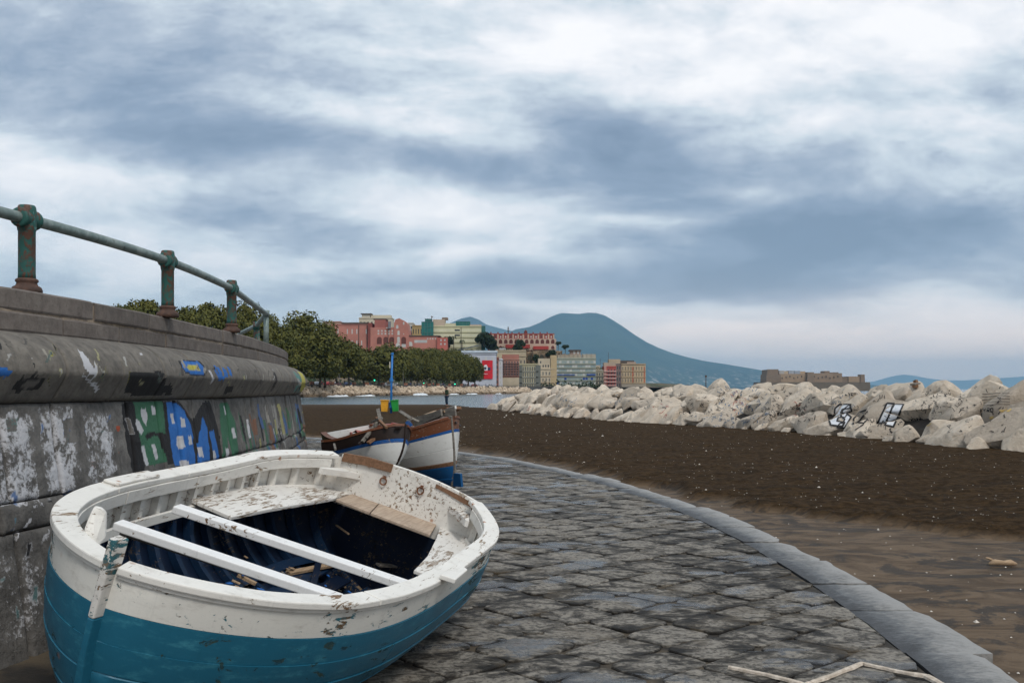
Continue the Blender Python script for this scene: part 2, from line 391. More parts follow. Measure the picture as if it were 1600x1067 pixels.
tag(mb.build('shell_fragments', M_shell), 'pale shell bits and pebbles scattered over the dark sand', 'pebbles', kind='stuff')
mb = MB(); M_debris = simple('dark debris', (.035, .028, .02), (.02, .015, .012), 2, .9, world_space=True)
for i in range(2600):
    y = 8 + 45 * rnd.random() ** 1.8; x = rnd.uniform(.05 * y, .6 * y + 1)
    if (Vector((x, y)) - KC).length < KR1 + .1 or side_dist(BW, x, y) < .2: continue
    z, k = beach_z(x, y)
    if k < .6: continue
    s = rnd.uniform(.01, .03); a = rnd.random() * 3.14
    ca, sa = math.cos(a) * s, math.sin(a) * s
    bi = len(mb.v); mb.v += [(x - ca, y - sa, z), (x + sa * .3, y - ca * .3, z), (x + ca, y + sa, z), (x - sa * .3, y + ca * .3, z), (x, y, z + s * .45)]
    for j in range(4): mb.f.append((bi + j, bi + (j + 1) % 4, bi + 4)); mb.m.append(0)
tag(mb.build('seaweed_crumbs', M_debris), 'dark crumbs of seaweed and clods on the dry sand', 'seaweed', kind='stuff')

# ------------------------------------------------------------------ PAVEMENT
PATH = [(-9.5, -3.2), (-7.2, -1.2), (-5.6, .6), (-4.3, 2.2), (-3.55, 3.6), (-3.12, 4.7), (-2.94, 5.52), (-2.85, 6.43), (-2.83, 7.5), (-2.85, 8.5), (-2.92, 10.2), (-3.1, 12.1), (-3.56, 15.2), (-4.3, 18), (-5.4, 21), (-7.0, 24), (-9.5, 27), (-13, 30), (-18, 33)]
def catmull(P, n=12):
    out = []
    for i in range(len(P) - 1):
        p0, p1, p2, p3 = [Vector(P[max(0, min(len(P) - 1, k))]) for k in (i - 1, i, i + 1, i + 2)]
        for j in range(n):
            s = j / n; out.append(.5 * ((2 * p1) + (-p0 + p2) * s + (2 * p0 - 5 * p1 + 4 * p2 - p3) * s * s + (-p0 + 3 * p1 - 3 * p2 + p3) * s ** 3))
    out.append(Vector(P[-1])); return out
WP = catmull(PATH); WS = [0]
for a, b_ in zip(WP, WP[1:]): WS.append(WS[-1] + (b_ - a).length)
import bisect
def wall_at(s):
    i = max(1, min(len(WS) - 1, bisect.bisect(WS, s))); k = (s - WS[i - 1]) / (WS[i] - WS[i - 1])
    p = WP[i - 1].lerp(WP[i], k)
    t0 = (WP[min(i + 1, len(WP) - 1)] - WP[max(i - 2, 0)]).normalized()
    return p, Vector((t0.y, -t0.x))
def wall_pt(s, off, z):
    p, n = wall_at(s); return Vector((p.x + n.x * off, p.y + n.y * off, z))
def s_of_y(y):
    i = bisect.bisect([p.y for p in WP], y); i = max(1, min(len(WP) - 1, i))
    k = (y - WP[i - 1].y) / (WP[i].y - WP[i - 1].y); return WS[i - 1] + k * (WS[i] - WS[i - 1])
def wall_side(x, y):         # distance outwards of the wall's top face line
    y = max(WP[0].y, min(WP[-1].y, y)); p, n = wall_at(s_of_y(y)); return (x - p.x) * n.x
PV = empty('pavement', kind='structure')
m, t, b = new_mat('worn paving lava'); p = pos(t)
ed = t.new('ShaderNodeAttribute', attribute_name='worn').outputs['Fac']; oi = t.new('ShaderNodeObjectInfo').outputs['Random']
n1_ = t.noise(t.mapping(p, (1, 1.5, 1)), 5.5, 9, .72, .6); n2_ = t.noise(p, 26, 6, .72); n3_ = t.noise(p, .55, 4, .55, .6)
k = t.math('ADD', t.math('MULTIPLY', ed, .16), t.math('MULTIPLY', n1_, 1.25)); k = t.math('ADD', k, t.math('MULTIPLY', t.noise(p, .75, 5, .6, .8), .35)); k = t.math('ADD', k, t.math('MULTIPLY', oi, .12))
c = t.ramp(t.math('MULTIPLY', k, .62), [(.48, (.013, .011, .009)), (.535, (.030, .026, .021)), (.585, (.092, .081, .067)), (.65, (.25, .225, .19))])
c = t.mix(t.math('MULTIPLY', t.step(n2_, .45, .62), .72), c, (.018, .016, .015))
sandm = t.math('MULTIPLY', t.step(t.noise(p, 1.9, 7, .65, .4), .53, .64), t.math('SUBTRACT', 1, t.math('MULTIPLY', ed, .6)))
c = t.mix(t.math('MULTIPLY', sandm, .6), c, (.105, .080, .050))
pud = t.step(t.math('ADD', t.noise(t.mapping(p, (.8, 1.3, 1)), 1.25, 4, .5, .5), t.math('MULTIPLY', n2_, .10)), .615, .65)
c = t.mix(t.math('MULTIPLY', pud, .6), c, (.035, .038, .045))
t.put(b.inputs['Base Color'], c)
rg = t.math('SUBTRACT', .85, t.math('MULTIPLY', n3_, .35)); rg = t.math('ADD', t.math('MULTIPLY', rg, t.math('SUBTRACT', 1, pud)), t.math('MULTIPLY', pud, .10))
t.put(b.inputs['Roughness'], rg); t.put(b.inputs['Specular IOR Level'], t.math('MULTIPLY_ADD', pud, .38, .17))
t.put(b.inputs['Normal'], t.bump(t.math('ADD', t.math('MULTIPLY', n2_, .7), t.math('MULTIPLY', n1_, 1.6)), .7, .018)); M_pave = m
m, t, b = new_mat('wet grit in the joints'); p = pos(t)
t.put(b.inputs['Base Color'], t.mix(t.step(t.noise(p, 1.6, 7, .65), .42, .62), (.020, .017, .014), (.085, .064, .040))); b.inputs['Roughness'].default_value = .85
t.put(b.inputs['Normal'], t.bump(t.noise(p, 50, 4, .7), .6, .01)); M_grit = m
# bed of the pavement, banked up against the wall
V = []; Fc = []; ny = 150; nxx = 40
for j in range(ny):
    y = -9 + 44 * j / (ny - 1)
    xi = KC.x + math.sqrt(KR0 ** 2 - (y - KC.y) ** 2)
    yy = max(WP[0].y, min(WP[-1].y, y)); xw = wall_at(s_of_y(yy))[0].x - .4
    for i in range(nxx):
        x = xw + (xi - xw) * i / (nxx - 1); o_ = wall_side(x, y)
        z = -.020 + .13 * (1 - smooth01(.35, 1.15, o_)) * (1 - smooth01(7.5, 10, y)) + .011 * fbm((x * 2.2, y * 2.2, 1), 4)
        V.append((x, y, z))
for j in range(ny - 1):
    for i in range(nxx - 1): a = j * nxx + i; Fc.append((a, a + 1, a + nxx + 1, a + nxx))
link('paving_bed', mk('paving_bed', V, Fc, M_grit, smooth=True), PV)
# the stones themselves, laid diagonally
ANG = R(42); ca, sa = math.cos(ANG), math.sin(ANG)
def stone_geo(w, h, seed):
    r = random.Random(seed); w2, h2 = w / 2 - .001, h / 2 - .001; pts = []
    for (ax, ay, bx, by) in ((-1, -1, 1, -1), (1, -1, 1, 1), (1, 1, -1, 1), (-1, 1, -1, -1)):
        for k in (.10, .36, .64, .90):
            px_, py_ = (ax + (bx - ax) * k) * w2, (ay + (by - ay) * k) * h2
            c_ = .96 if k in (.10, .90) else 1; pts.append((px_ * c_ + r.uniform(-.012, .006), py_ * c_ + r.uniform(-.012, .006)))
    v = [(x, y, -.05) for x, y in pts] + [(x * .997, y * .997, -.007) for x, y in pts] + [(x * .965, y * .965, r.uniform(-.002, .001)) for x, y in pts] + [(x * .5, y * .5, r.uniform(-.004, .004)) for x, y in pts] + [(0, 0, .002)]
    n = 16; f = []
    for q in range(3):
        for i in range(n): f.append((q * n + i, q * n + (i + 1) % n, (q + 1) * n + (i + 1) % n, (q + 1) * n + i))
    for i in range(n): f.append((3 * n + i, 3 * n + (i + 1) % n, 4 * n))
    return v, f, [0] * n + [0] * n + [.42] * n + [1] * n + [1]
stones = []; vrow = -30
while vrow < 40:
    hrow = rnd.uniform(.36, .50); urow = -42 + rnd.random() * .4
    while urow < 42:
        wd = rnd.choice((.38, .42, .46, .5, .56)) + rnd.uniform(-.02, .02)
        cu, cv = urow + wd / 2, vrow + hrow / 2; x = cu * ca - cv * sa; y = cu * sa + cv * ca; urow += wd
        if y < 3.2 or y > 35: continue
        if (Vector((x, y)) - KC).length > KR0 + .12 or (wall_side(x, y) < .58): continue
        if y < 9.5 and wall_side(x, y) < .95: continue
        stones.append((x, y, wd, hrow, rnd.random() ** 1.3))
    vrow += hrow
def vis(x, y): return y > 4.6 and abs(x / y) < .56
stones.sort(key=lambda s_: (0 if vis(s_[0], s_[1]) else 100) + s_[1])
cache = {}
def stone_mesh(w, h, sd_):
    key = (round(w / .06), round(h / .05), sd_ % 4)
    if key not in cache:
        v, f, e = stone_geo(key[0] * .06, key[1] * .05, hash(key) & 255); me = mk('paving_stone', v, f, M_pave, smooth=False)
        a = me.attributes.new('worn', 'FLOAT', 'POINT'); a.data.foreach_set('value', e); cache[key] = me
    return cache[key], key
bigv, bigf, bige = [], [], []
for i, (x, y, w, h, q) in enumerate(stones):
    tilt = (rnd.uniform(-.008, .008), rnd.uniform(-.008, .008), ANG + rnd.uniform(-.035, .035)); z = -.004 + rnd.uniform(-.006, .003)
    if (Vector((x, y)) - KC).length > KR0 - .36:
        v, f, e = stone_geo(w, h, i); Mx = Matrix.LocRotScale(Vector((x, y, z)), __import__('mathutils').Euler(tilt), None); v2 = []
        for q_ in v:
            g_ = Mx @ Vector(q_); rv = Vector((g_.x, g_.y)) - KC
            if rv.length > KR0 - .003: rv *= (KR0 - .003) / rv.length; g_.x, g_.y = KC.x + rv.x, KC.y + rv.y
            v2.append(g_ - Vector((x, y, z)))
        if i < 300:
            me = mk('paving_stone', v2, f, M_pave); a = me.attributes.new('worn', 'FLOAT', 'POINT'); a.data.foreach_set('value', e); link('paving_stone', me, PV, (x, y, z))
        else: b0 = len(bigv); bigv += [tuple(q_ + Vector((x, y, z))) for q_ in v2]; bigf += [tuple(b0 + k_ for k_ in g) for g in f]; bige += e
    elif i < 300:
        me, key = stone_mesh(w, h, i); o = link('paving_stone', me, PV, (x, y, z), tilt, (w / (key[0] * .06), h / (key[1] * .05), 1))
    else:
        v, f, e = stone_geo(w, h, i); Mx = Matrix.LocRotScale(Vector((x, y, z)), __import__('mathutils').Euler(tilt), None); b0 = len(bigv)
        bigv += [tuple(Mx @ Vector(q_)) for q_ in v]; bigf += [tuple(b0 + k_ for k_ in g) for g in f]; bige += [k_ * (.4 + .6 * q) for k_ in e]
me = mk('far_paving_stones', bigv, bigf, M_pave); a = me.attributes.new('worn', 'FLOAT', 'POINT'); a.data.foreach_set('value', bige)
tag(link('far_paving_stones', me, PV), kind='stuff')
# kerb stones on the arc
m, t, b = new_mat('grey kerb stone'); p = pos(t)
rad = t.new('ShaderNodeAttribute', attribute_name='worn').outputs['Fac']
n1_ = t.noise(t.mapping(p, (1.2, 1.2, 1)), 3, 8, .7, .5); n2_ = t.noise(t.mapping(p, (1, 2.2, 1), (0, 0, R(20))), 8, 8, .8)
k = t.math('ADD', t.math('MULTIPLY', rad, .62), t.math('ADD', t.math('MULTIPLY', n1_, .5), t.math('MULTIPLY', n2_, .36)))
n4_ = t.noise(t.mapping(p, (1, 2.6, 1), (0, 0, R(35))), 17, 6, .8); k = t.math('ADD', k, t.math('MULTIPLY', t.math('SUBTRACT', n4_, .5), 1.0))
c = t.ramp(k, [(.52, (.030, .030, .032)), (.68, (.085, .088, .09)), (.80, (.165, .160, .150)), (.97, (.265, .255, .24))])
t.put(b.inputs['Base Color'], c); t.put(b.inputs['Roughness'], t.math('SUBTRACT', .72, t.math('MULTIPLY', n1_, .35))); b.inputs['Specular IOR Level'].default_value = .45
t.put(b.inputs['Normal'], t.bump(t.math('ADD', n2_, t.math('MULTIPLY', n1_, 1.2)), .55, .012)); M_kerb = m
KB = empty('kerb', kind='structure')
th = math.asin((-8 - KC.y) / KR0)
while th < R(52):
    L = rnd.uniform(.62, 1.15); dth = L / KR0; ext = rnd.uniform(-.05, .06); v = []; f = []; e = []; nu, nr = 9, 6
    dz = rnd.uniform(-.008, .008)
    for i in range(nu):
        aa = th + dth * (.008 + .984 * i / (nu - 1)); wob = ext + .035 * fbm((aa * 60, 2, 0), 3) - .05 * (1 if i in (0, nu - 1) else 0) * (rnd.random() < .5)
        for j in range(nr):
            r = KR0 + .02 + (KR1 + wob - KR0 - .02) * j / (nr - 1)
            z = -.004 + dz + .007 * fbm((aa * 90, r * 6, 1), 3) - (.014 if j in (0, nr - 1) or i in (0, nu - 1) else 0)
            v.append((KC.x + r * math.cos(aa), KC.y + r * math.sin(aa), z)); e.append((j / (nr - 1)) ** .8)
    top = nu * nr
    for i in range(nu - 1):
        for j in range(nr - 1): a = i * nr + j; f.append((a, a + 1, a + nr + 1, a + nr))
    ring = [j for j in range(nr)] + [i * nr + nr - 1 for i in range(1, nu)] + [(nu - 1) * nr + j for j in range(nr - 2, -1, -1)] + [i * nr for i in range(nu - 2, 0, -1)]
    for q in ring: v.append((v[q][0], v[q][1], -.16)); e.append(e[q] * .3)
    for q in range(len(ring)): a, b_ = ring[q], ring[(q + 1) % len(ring)]; f.append((b_, a, top + q, top + (q + 1) % len(ring)))
    me = mk('kerb_stone', v, f, M_kerb); a = me.attributes.new('worn', 'FLOAT', 'POINT'); a.data.foreach_set('value', e)
    link('kerb_stone', me, KB); th += dth + .006 / KR0
# white painted zigzag on the stones
def gpt(px, py, z=0): D = F * (EYE - z) / (py - HZ); return Vector(((px - 800) / F * D, D, z))
M_line = simple('crusty white road paint', (.62, .54, .45), (.40, .33, .26), 30, .9, .8, 60)
mb = MB(); ln = [gpt(*q, .012) for q in ((1139, 1040), (1200, 1052), (1258, 1067), (1300, 1053), (1347, 1034), (1400, 1046), (1448, 1054), (1476, 1069), (1500, 1092))]
pts = []
for a, b_ in zip(ln, ln[1:]):
    for k in range(8): pts.append(a.lerp(b_, k / 8))
rings = []
for i, q in enumerate(pts):
    dd = (pts[min(i + 1, len(pts) - 1)] - pts[max(0, i - 1)]).normalized(); nn = Vector((-dd.y, dd.x, 0)); w = .016 + .006 * noise.noise(q * 25) + .003 * rnd.random() + (.006 if i > len(pts) * .7 else 0)
    q = q + nn * .006 * noise.noise(q * 14)
    rings.append([q - nn * w - Vector((0, 0, .012)), q - nn * w * .8, q + Vector((0, 0, .004)), q + nn * w * .8, q + nn * w - Vector((0, 0, .012))])
mb.quadstrip(rings)
mb.build('painted_line', M_line, PV)
# driftwood on the wet sand
c0 = gpt(1568, 880, -.07); mb = MB()
dw = empty('driftwood', (c0.x, c0.y, beach_z(c0.x, c0.y)[0]), R(-8), 'pale lump of driftwood lying alone on the wet brown sand', 'driftwood')
mb.tube([(-.13, 0, .02), (-.07, .01, .035), (0, 0, .03), (.06, -.01, .036), (.12, .02, .022)], [.012, .03, .024, .032, .012], 7)
mb.build('stub', M_tanwood, dw, smooth=True)
mb = MB(); mb.tube([(-.05, .02, .03), (-.11, .05, .06), (-.14, .05, .07)], [.018, .013, .006], 6); mb.build('broken_branch', M_tanwood, dw)

# ------------------------------------------------------------------ SEA WALL
def off_panel(z): return .40 - .22 * z / 1.47
MPROF = [(.20, 1.472), (.235, 1.53), (.272, 1.59), (.305, 1.645)] + [(.02 + .285 * math.cos(a_), 1.645 + .24 * math.sin(a_)) for a_ in [R(11.25 * k) for k in range(1, 9)]]
def px_to_wall(px, py):
    dx, dz = (px - 800) / F, (HZ - py) / F; lo = None
    y = 3.0
    while y < 26:
        z = EYE + dz * y
        if z < 1.47: o_ = off_panel(z)
        elif z < 1.645: o_ = .20 + (z - 1.472) / .173 * .105
        elif z < 1.885: o_ = .02 + .285 * math.sqrt(max(0, 1 - ((z - 1.645) / .24) ** 2))
        else: o_ = 0
        if wall_side(dx * y, y) < o_: return s_of_y(y), z
        y += .03
    return s_of_y(24), EYE + dz * 24
# spray paint shapes: (colour, strength, outline in photo pixels)
W_, K_, G_, B_, Yl, Rd, Tl = (.50, .50, .52), (.010, .010, .012), (.035, .125, .07), (.018, .13, .42), (.42, .38, .07), (.35, .07, .03), (.06, .22, .20)
GR = [(W_, .62, [(0, 650), (22, 640), (52, 648), (66, 780), (70, 790), (0, 792)]), (W_, .64, [(62, 636), (110, 632), (122, 700), (132, 770), (78, 780)]),
      (W_, .55, [(126, 640), (172, 640), (184, 690), (192, 735), (140, 760)]), (W_, .45, [(0, 850), (60, 835), (75, 900), (72, 985), (0, 1010)]),
      (W_, .48, [(75, 812), (125, 790), (128, 800), (80, 830)]),
      (B_, .40, [(98, 655), (120, 650), (124, 690), (104, 690)]), (Tl, .55, [(10, 655), (28, 652), (26, 672), (12, 672)]), (B_, .4, [(115, 645), (126, 645), (136, 700), (128, 705)]),
      (Rd, .75, [(184, 664), (191, 664), (191, 673), (184, 673)]), (Rd, .5, [(186, 700), (194, 705), (202, 735), (196, 740), (190, 718)]), (Rd, .5, [(139, 722), (148, 720), (150, 730), (141, 732)]),
      (K_, .95, [(192, 630), (210, 628), (222, 690), (228, 735), (210, 745), (200, 700)]),
      (G_, .95, [(208, 627), (254, 627), (257, 670), (262, 722), (232, 728), (222, 700)]), (K_, .9, [(226, 680), (240, 674), (256, 676), (257, 681), (240, 680), (230, 688)]),
      (K_, .85, [(246, 678), (252, 690), (262, 722), (270, 722), (262, 680), (256, 676)]),
      (W_, .9, [(222, 638), (228, 638), (231, 655), (230, 665), (224, 655)]), (W_, .9, [(237, 634), (242, 634), (244, 648), (239, 650)]), (W_, .9, [(213, 655), (219, 658), (225, 672), (222, 680), (215, 670)]),
      (W_, .9, [(221, 697), (226, 696), (233, 725), (228, 730)]), (W_, .9, [(237, 695), (242, 695), (247, 715), (243, 720)]),
      (K_, .95, [(254, 627), (276, 626), (300, 660), (306, 725), (262, 725)]), (B_, .98, [(258, 628), (270, 628), (285, 642), (296, 665), (302, 726), (272, 727), (264, 680)]),
      (W_, .85, [(265, 645), (271, 645), (273, 661), (268, 662)]), (W_, .85, [(278, 652), (283, 654), (286, 667), (280, 668)]), (W_, .85, [(275, 681), (282, 680), (286, 697), (281, 703), (276, 695)]), (W_, .85, [(289, 680), (294, 680), (297, 694), (291, 694)]), (W_, .8, [(280, 720), (292, 719), (292, 727), (281, 728)]),
      (Rd, .4, [(280, 628), (288, 628), (296, 645), (290, 648)]),
      (K_, .9, [(296, 660), (312, 628), (326, 626), (345, 680), (350, 722), (306, 725)]), (B_, .95, [(306, 680), (313, 650), (320, 668), (326, 722), (305, 724)]), (B_, .95, [(324, 674), (334, 672), (345, 720), (331, 722)]),
      (W_, .85, [(306, 700), (312, 699), (315, 713), (308, 715)]), (W_, .8, [(330, 705), (336, 704), (340, 718), (333, 719)]),
      (G_, .92, [(344, 630), (356, 628), (368, 660), (374, 718), (366, 719), (356, 680), (360, 718), (350, 720)]), (W_, .85, [(349, 633), (353, 632), (356, 646), (352, 648)]), (W_, .85, [(361, 668), (365, 668), (369, 684), (364, 686)]), (W_, .8, [(353, 700), (358, 699), (361, 715), (356, 717)]),
      (G_, .5, [(378, 634), (384, 634), (391, 690), (387, 695)]), (W_, .4, [(430, 655), (445, 650), (452, 690), (438, 700)]), (Tl, .5, [(456, 632), (461, 630), (469, 680), (464, 684)]), (Yl, .8, [(468, 618), (474, 620), (480, 650), (478, 660), (471, 645)]), (Yl, .7, [(474, 640), (478, 640), (482, 662), (478, 668)]),
      (W_, .7, [(385, 655), (389, 655), (393, 690), (390, 692)]), (Rd, .35, [(396, 650), (402, 650), (406, 672), (401, 674)]), (W_, .6, [(432, 700), (438, 697), (442, 716), (437, 718)]),
      # on the moulding
      (B_, .9, [(0, 574), (24, 577), (23, 591), (0, 589)]), (K_, .8, [(24, 608), (36, 592), (58, 587), (76, 590), (70, 604), (52, 614), (32, 615)]), ((.11, .1, .09), 1, [(36, 606), (46, 596), (62, 592), (68, 595), (58, 604), (44, 609)]),
      (K_, .45, [(0, 520), (14, 522), (29, 545), (26, 570), (22, 570), (22, 545), (8, 530), (0, 528)]), (K_, .4, [(84, 530), (104, 536), (120, 560), (122, 575), (116, 572), (104, 548)]),
      (W_, .85, [(122, 546), (130, 548), (148, 575), (150, 560), (156, 566), (162, 588), (156, 586), (150, 590), (142, 586), (132, 572)]), (W_, .7, [(130, 585), (136, 583), (156, 604), (160, 612), (150, 612), (134, 596)]), (W_, .85, [(191, 568), (199, 568), (204, 588), (196, 587)]),
      (Yl, .40, [(136, 545), (150, 550), (170, 600), (164, 606), (150, 590)]), (Yl, .35, [(162, 556), (196, 560), (200, 602), (168, 606)]), (Yl, .3, [(60, 530), (90, 530), (100, 600), (70, 600)]), (G_, .3, [(34, 556), (48, 556), (48, 562), (36, 564)]),
      (K_, .92, [(204, 582), (256, 580), (258, 600), (270, 600), (268, 618), (256, 616), (236, 620), (194, 616)]), (K_, .9, [(352, 602), (363, 603), (360, 612), (346, 616)]),
      (K_, .8, [(277, 562), (310, 563), (322, 578), (320, 589), (298, 588), (284, 578)]), (B_, .95, [(281, 564), (308, 565), (318, 578), (316, 586), (298, 585), (286, 576)]), (Yl, .75, [(287, 570), (306, 571), (312, 578), (296, 579)]),
      (B_, .85, [(332, 570), (340, 574), (348, 594), (344, 597), (338, 592), (334, 580)]), (B_, .85, [(343, 572), (352, 578), (354, 590), (349, 590)]), (B_, .85, [(350, 571), (356, 574), (360, 588), (356, 588)]), (W_, .8, [(322, 578), (326, 578), (331, 597), (328, 598)]),
      (K_, .55, [(418, 575), (424, 574), (432, 598), (426, 614), (418, 612), (424, 595)]), (W_, .4, [(405, 560), (409, 560), (420, 592), (416, 594)]), (Tl, .6, [(456, 580), (462, 578), (470, 604), (464, 616), (458, 612)]), (Yl, .85, [(463, 580), (470, 582), (476, 600), (474, 613), (467, 612), (470, 598)]),
      (W_, .7, [(217, 549), (223, 551), (228, 556), (222, 555)])]
rg_ = random.Random(12)
for k in range(46):
    x = rg_.uniform(372, 484); y = rg_.uniform(628, 690); l = rg_.uniform(16, 52); w_ = rg_.uniform(1.2, 3.4); GR.append((rg_.choice(((.33, .33, .32), K_, (.05, .13, .12), (.05, .12, .07), (.26, .25, .23), (.30, .28, .12), (.05, .10, .22), K_, (.17, .09, .06))), rg_.uniform(.68, .95), [(x, y), (x + w_, y - 1), (x + w_ + l * .22, y + l), (x + l * .20, y + l + 2)]))
for k in range(70):
    x = rg_.uniform(0, 470); y = interp([(0, 545), (470, 592)], x) + rg_.uniform(-22, 36) * (1 - x / 700); l = rg_.uniform(6, 24) * (1 - x / 800); w_ = rg_.uniform(1.5, 4); dx_ = rg_.uniform(-10, 12) * (1 - x / 600)
    GR.append((rg_.choice(((.33, .32, .30), K_, (.09, .12, .11), (.28, .26, .15), (.28, .26, .22), K_, (.07, .065, .06))), rg_.uniform(.62, .88), [(x, y), (x + w_, y), (x + w_ + dx_, y + l), (x + dx_, y + l)]))
for k in range(60):
    x = rg_.uniform(0, 200); y = rg_.uniform(632, 980); l = rg_.uniform(6, 26); w_ = rg_.uniform(2, 6); dx_ = rg_.uniform(-12, 12)
    GR.append((rg_.choice(((.10, .16, .30), (.08, .15, .15), K_, W_, W_, (.30, .30, .30), K_)), rg_.uniform(.50, .80), [(x, y), (x + w_, y), (x + w_ + dx_, y + l), (x + dx_, y + l)]))
SH = []
for col, al, poly in GR:
    q = [px_to_wall(*p_) for p_ in poly]; SH.append((col, al, q, min(a_[0] for a_ in q), max(a_[0] for a_ in q), min(a_[1] for a_ in q), max(a_[1] for a_ in q)))
def inside(poly, x, y):
    r = False; j = len(poly) - 1
    for i in range(len(poly)):
        xi, yi = poly[i]; xj, yj = poly[j]
        if (yi > y) != (yj > y) and x < (xj - xi) * (y - yi) / (yj - yi) + xi: r = not r
        j = i
    return r
def spray_at(s, z):
    c = (0, 0, 0, 0); s += .012 * noise.noise(Vector((s * 20, z * 20, 0))); z += .01 * noise.noise(Vector((s * 20, z * 20, 9)))
    for col, al, poly, a0, a1, b0, b1 in SH:
        if a0 <= s <= a1 and b0 <= z <= b1 and inside(poly, s, z):
            if al < .66:
                e = min(min(s - a0, a1 - s) / .10, min(z - b0, b1 - z) / .10, 1); al = al * (.72 + .28 * max(0, e)) * (1.06 + .42 * noise.noise(Vector((s * 5, z * 3, 2))))
            c = (col[0], col[1], col[2], max(0, al))
    return c
SW = empty('sea_wall', (0, 0, 0), 0, 'curved dark stone sea wall with graffiti and a rounded moulding', 'wall')
S0, S1 = s_of_y(3.2), s_of_y(22.0)
def wall_block(name, s0, s1, prof, mat, fine, jit=.006, depth=.12, gap=.006, cuts=1):
    """a block following the wall; prof: list of (off, z) from bottom to top"""
    ns = max(2, int((s1 - s0 - 2 * gap) / fine) + 1); prj = rnd.uniform(-jit, jit); v = []; f = []; sp = []
    n = len(prof)
    lean = rnd.uniform(-.012, .012)
    for i in range(ns):
        k = i / (ns - 1)
        for j, (o_, z) in enumerate(prof):
            s = s0 + gap + (s1 - s0 - 2 * gap) * k + lean * (j / (n - 1) - .5)
            rough = .010 * fbm((s * 5, z * 5, 2), 4) if mat is M_lava else .003 * fbm((s * 6, z * 6, 4), 3)
            e = -.014 if (i in (0, ns - 1) or j in (0, n - 1)) else 0
            if mat is M_lava and (i in (1, ns - 2) or j in (1, n - 2)): e = -.004
            v.append(wall_pt(s, o_ + prj + rough + e, z)); sp.append(spray_at(s, z))
    for i in range(ns - 1):
        for j in range(n - 1): a = i * n + j; f.append((a, a + n, a + n + 1, a + 1))
    top = len(v); ring = list(range(n)) + [i * n + n - 1 for i in range(1, ns)] + [(ns - 1) * n + j for j in range(n - 2, -1, -1)] + [i * n for i in range(ns - 2, 0, -1)]
    for q in ring:
        p_ = v[q]; s = s0 + (s1 - s0) * (q // n) / (ns - 1); nn = wall_at(s)[1]; v.append(Vector((p_.x - nn.x * depth, p_.y - nn.y * depth, p_.z))); sp.append((0, 0, 0, 0))
    for q in range(len(ring)): a, b_ = ring[q], ring[(q + 1) % len(ring)]; f.append((a, b_, top + (q + 1) % len(ring), top + q))
    me = mk(name, v, f, mat, smooth=(mat is not M_coping))
    if mat is M_mould: me.polygons.foreach_set('use_smooth', [True] * len(f))
    a = me.color_attributes.new('spray', 'FLOAT_COLOR', 'POINT'); a.data.foreach_set('color', [x for c in sp for x in c])
    return link(name, me, SW)
def zs_(z0, z1, st): n = max(2, int((z1 - z0) / st) + 1); return [z0 + (z1 - z0) * i / (n - 1) for i in range(n)]
def fres(s): y = wall_at(s)[0].y; return .0095 if 4.3 < y < 8.6 else (.016 if 4 < y < 17.5 else .12)
for (z0, z1, joints, wmin, wmax) in ((-.05, .765, 0, .42, .6), (.772, .925, 0, .42, .62), (.932, 1.468, 1, .40, .56)):
    s = S0
    if joints: s = px_to_wall(56, 700)[0] - .5 * 6
    while s < S1:
        w = rnd.uniform(wmin, wmax) * (.72 if (joints and s > px_to_wall(205, 650)[0]) else 1)
        fr = fres(s); wall_block('stone_block', s, s + w, [(off_panel(z), z) for z in zs_(z0, z1, max(fr, .011 if z0 > .9 else .018))], M_lava, fr, .018 if not joints else .016, gap=.010)
        s += w
s = S0 - .3
while s < S1:
    w = rnd.uniform(.62, .85); fr = fres(s)
    prof = []
    for (a, b_), (c, d_) in zip(MPROF, MPROF[1:]):
        for k in (0, .34, .67): prof.append((a + (c - a) * k, b_ + (d_ - b_) * k))
    prof.append(MPROF[-1]); wall_block('moulding_stone', s, s + w, prof, M_mould, fr, .009, gap=.007); s += w
def coping(z0, z1, js, depth):
    for a, b_ in zip(js, js[1:]):
        # closed slab with a top face
        g = .009; n = 7; pr = rnd.uniform(-.006, .008); v = []; f = []; dz = rnd.uniform(-.004, .004)
        for i in range(n):
            s = a + g + (b_ - a - 2 * g) * i / (n - 1); e = -.008 if i in (0, n - 1) else 0
            for (o_, z) in ((e + pr - .006, z0), (e + pr, z0 + .012), (e + pr, (z0 + z1) / 2), (e + pr, z1 - .012 + dz), (e + pr - .014, z1 + dz), (-depth, z1 + dz), (-depth, z0)):
                p_ = wall_pt(s, o_ + .003 * fbm((s * 8, z * 8, 7), 3), z + .003 * fbm((s * 5, z, 3), 3)); v.append(p_)
        for i in range(n - 1):
            for j in range(7): q = i * 7 + j; r = i * 7 + (j + 1) % 7; f.append((q, q + 7, r + 7, r))
        f.append(tuple(range(7))); f.append(tuple((n - 1) * 7 + j for j in range(6, -1, -1)))
        me = mk('coping_block', v, f, M_coping); a_s = me.color_attributes.new('spray', 'FLOAT_COLOR', 'POINT'); a_s.data.foreach_set('color', [0.0] * (4 * len(v))); link('coping_block', me, SW)
def jl(first, lo, hi):
    js = sorted(first); s = js[-1]
    while s < s_of_y(26): s += rnd.uniform(lo, hi); js.append(s)
    s = js[0]
    while s > s_of_y(1.5): s -= rnd.uniform(lo, hi); js.insert(0, s)
    return js
coping(2.017, 2.143, jl([s_of_y(y) for y in (5.50, 6.55, 7.50, 8.62, 9.6, 10.4)], .8, 1.1), .55)
coping(1.888, 2.003, jl([s_of_y(y) for y in (5.2, 6.15, 6.95, 7.88, 8.7, 9.6, 10.5)], .8, 1.0), .55)
mb = MB()      # mortar and joint core a little behind the faces
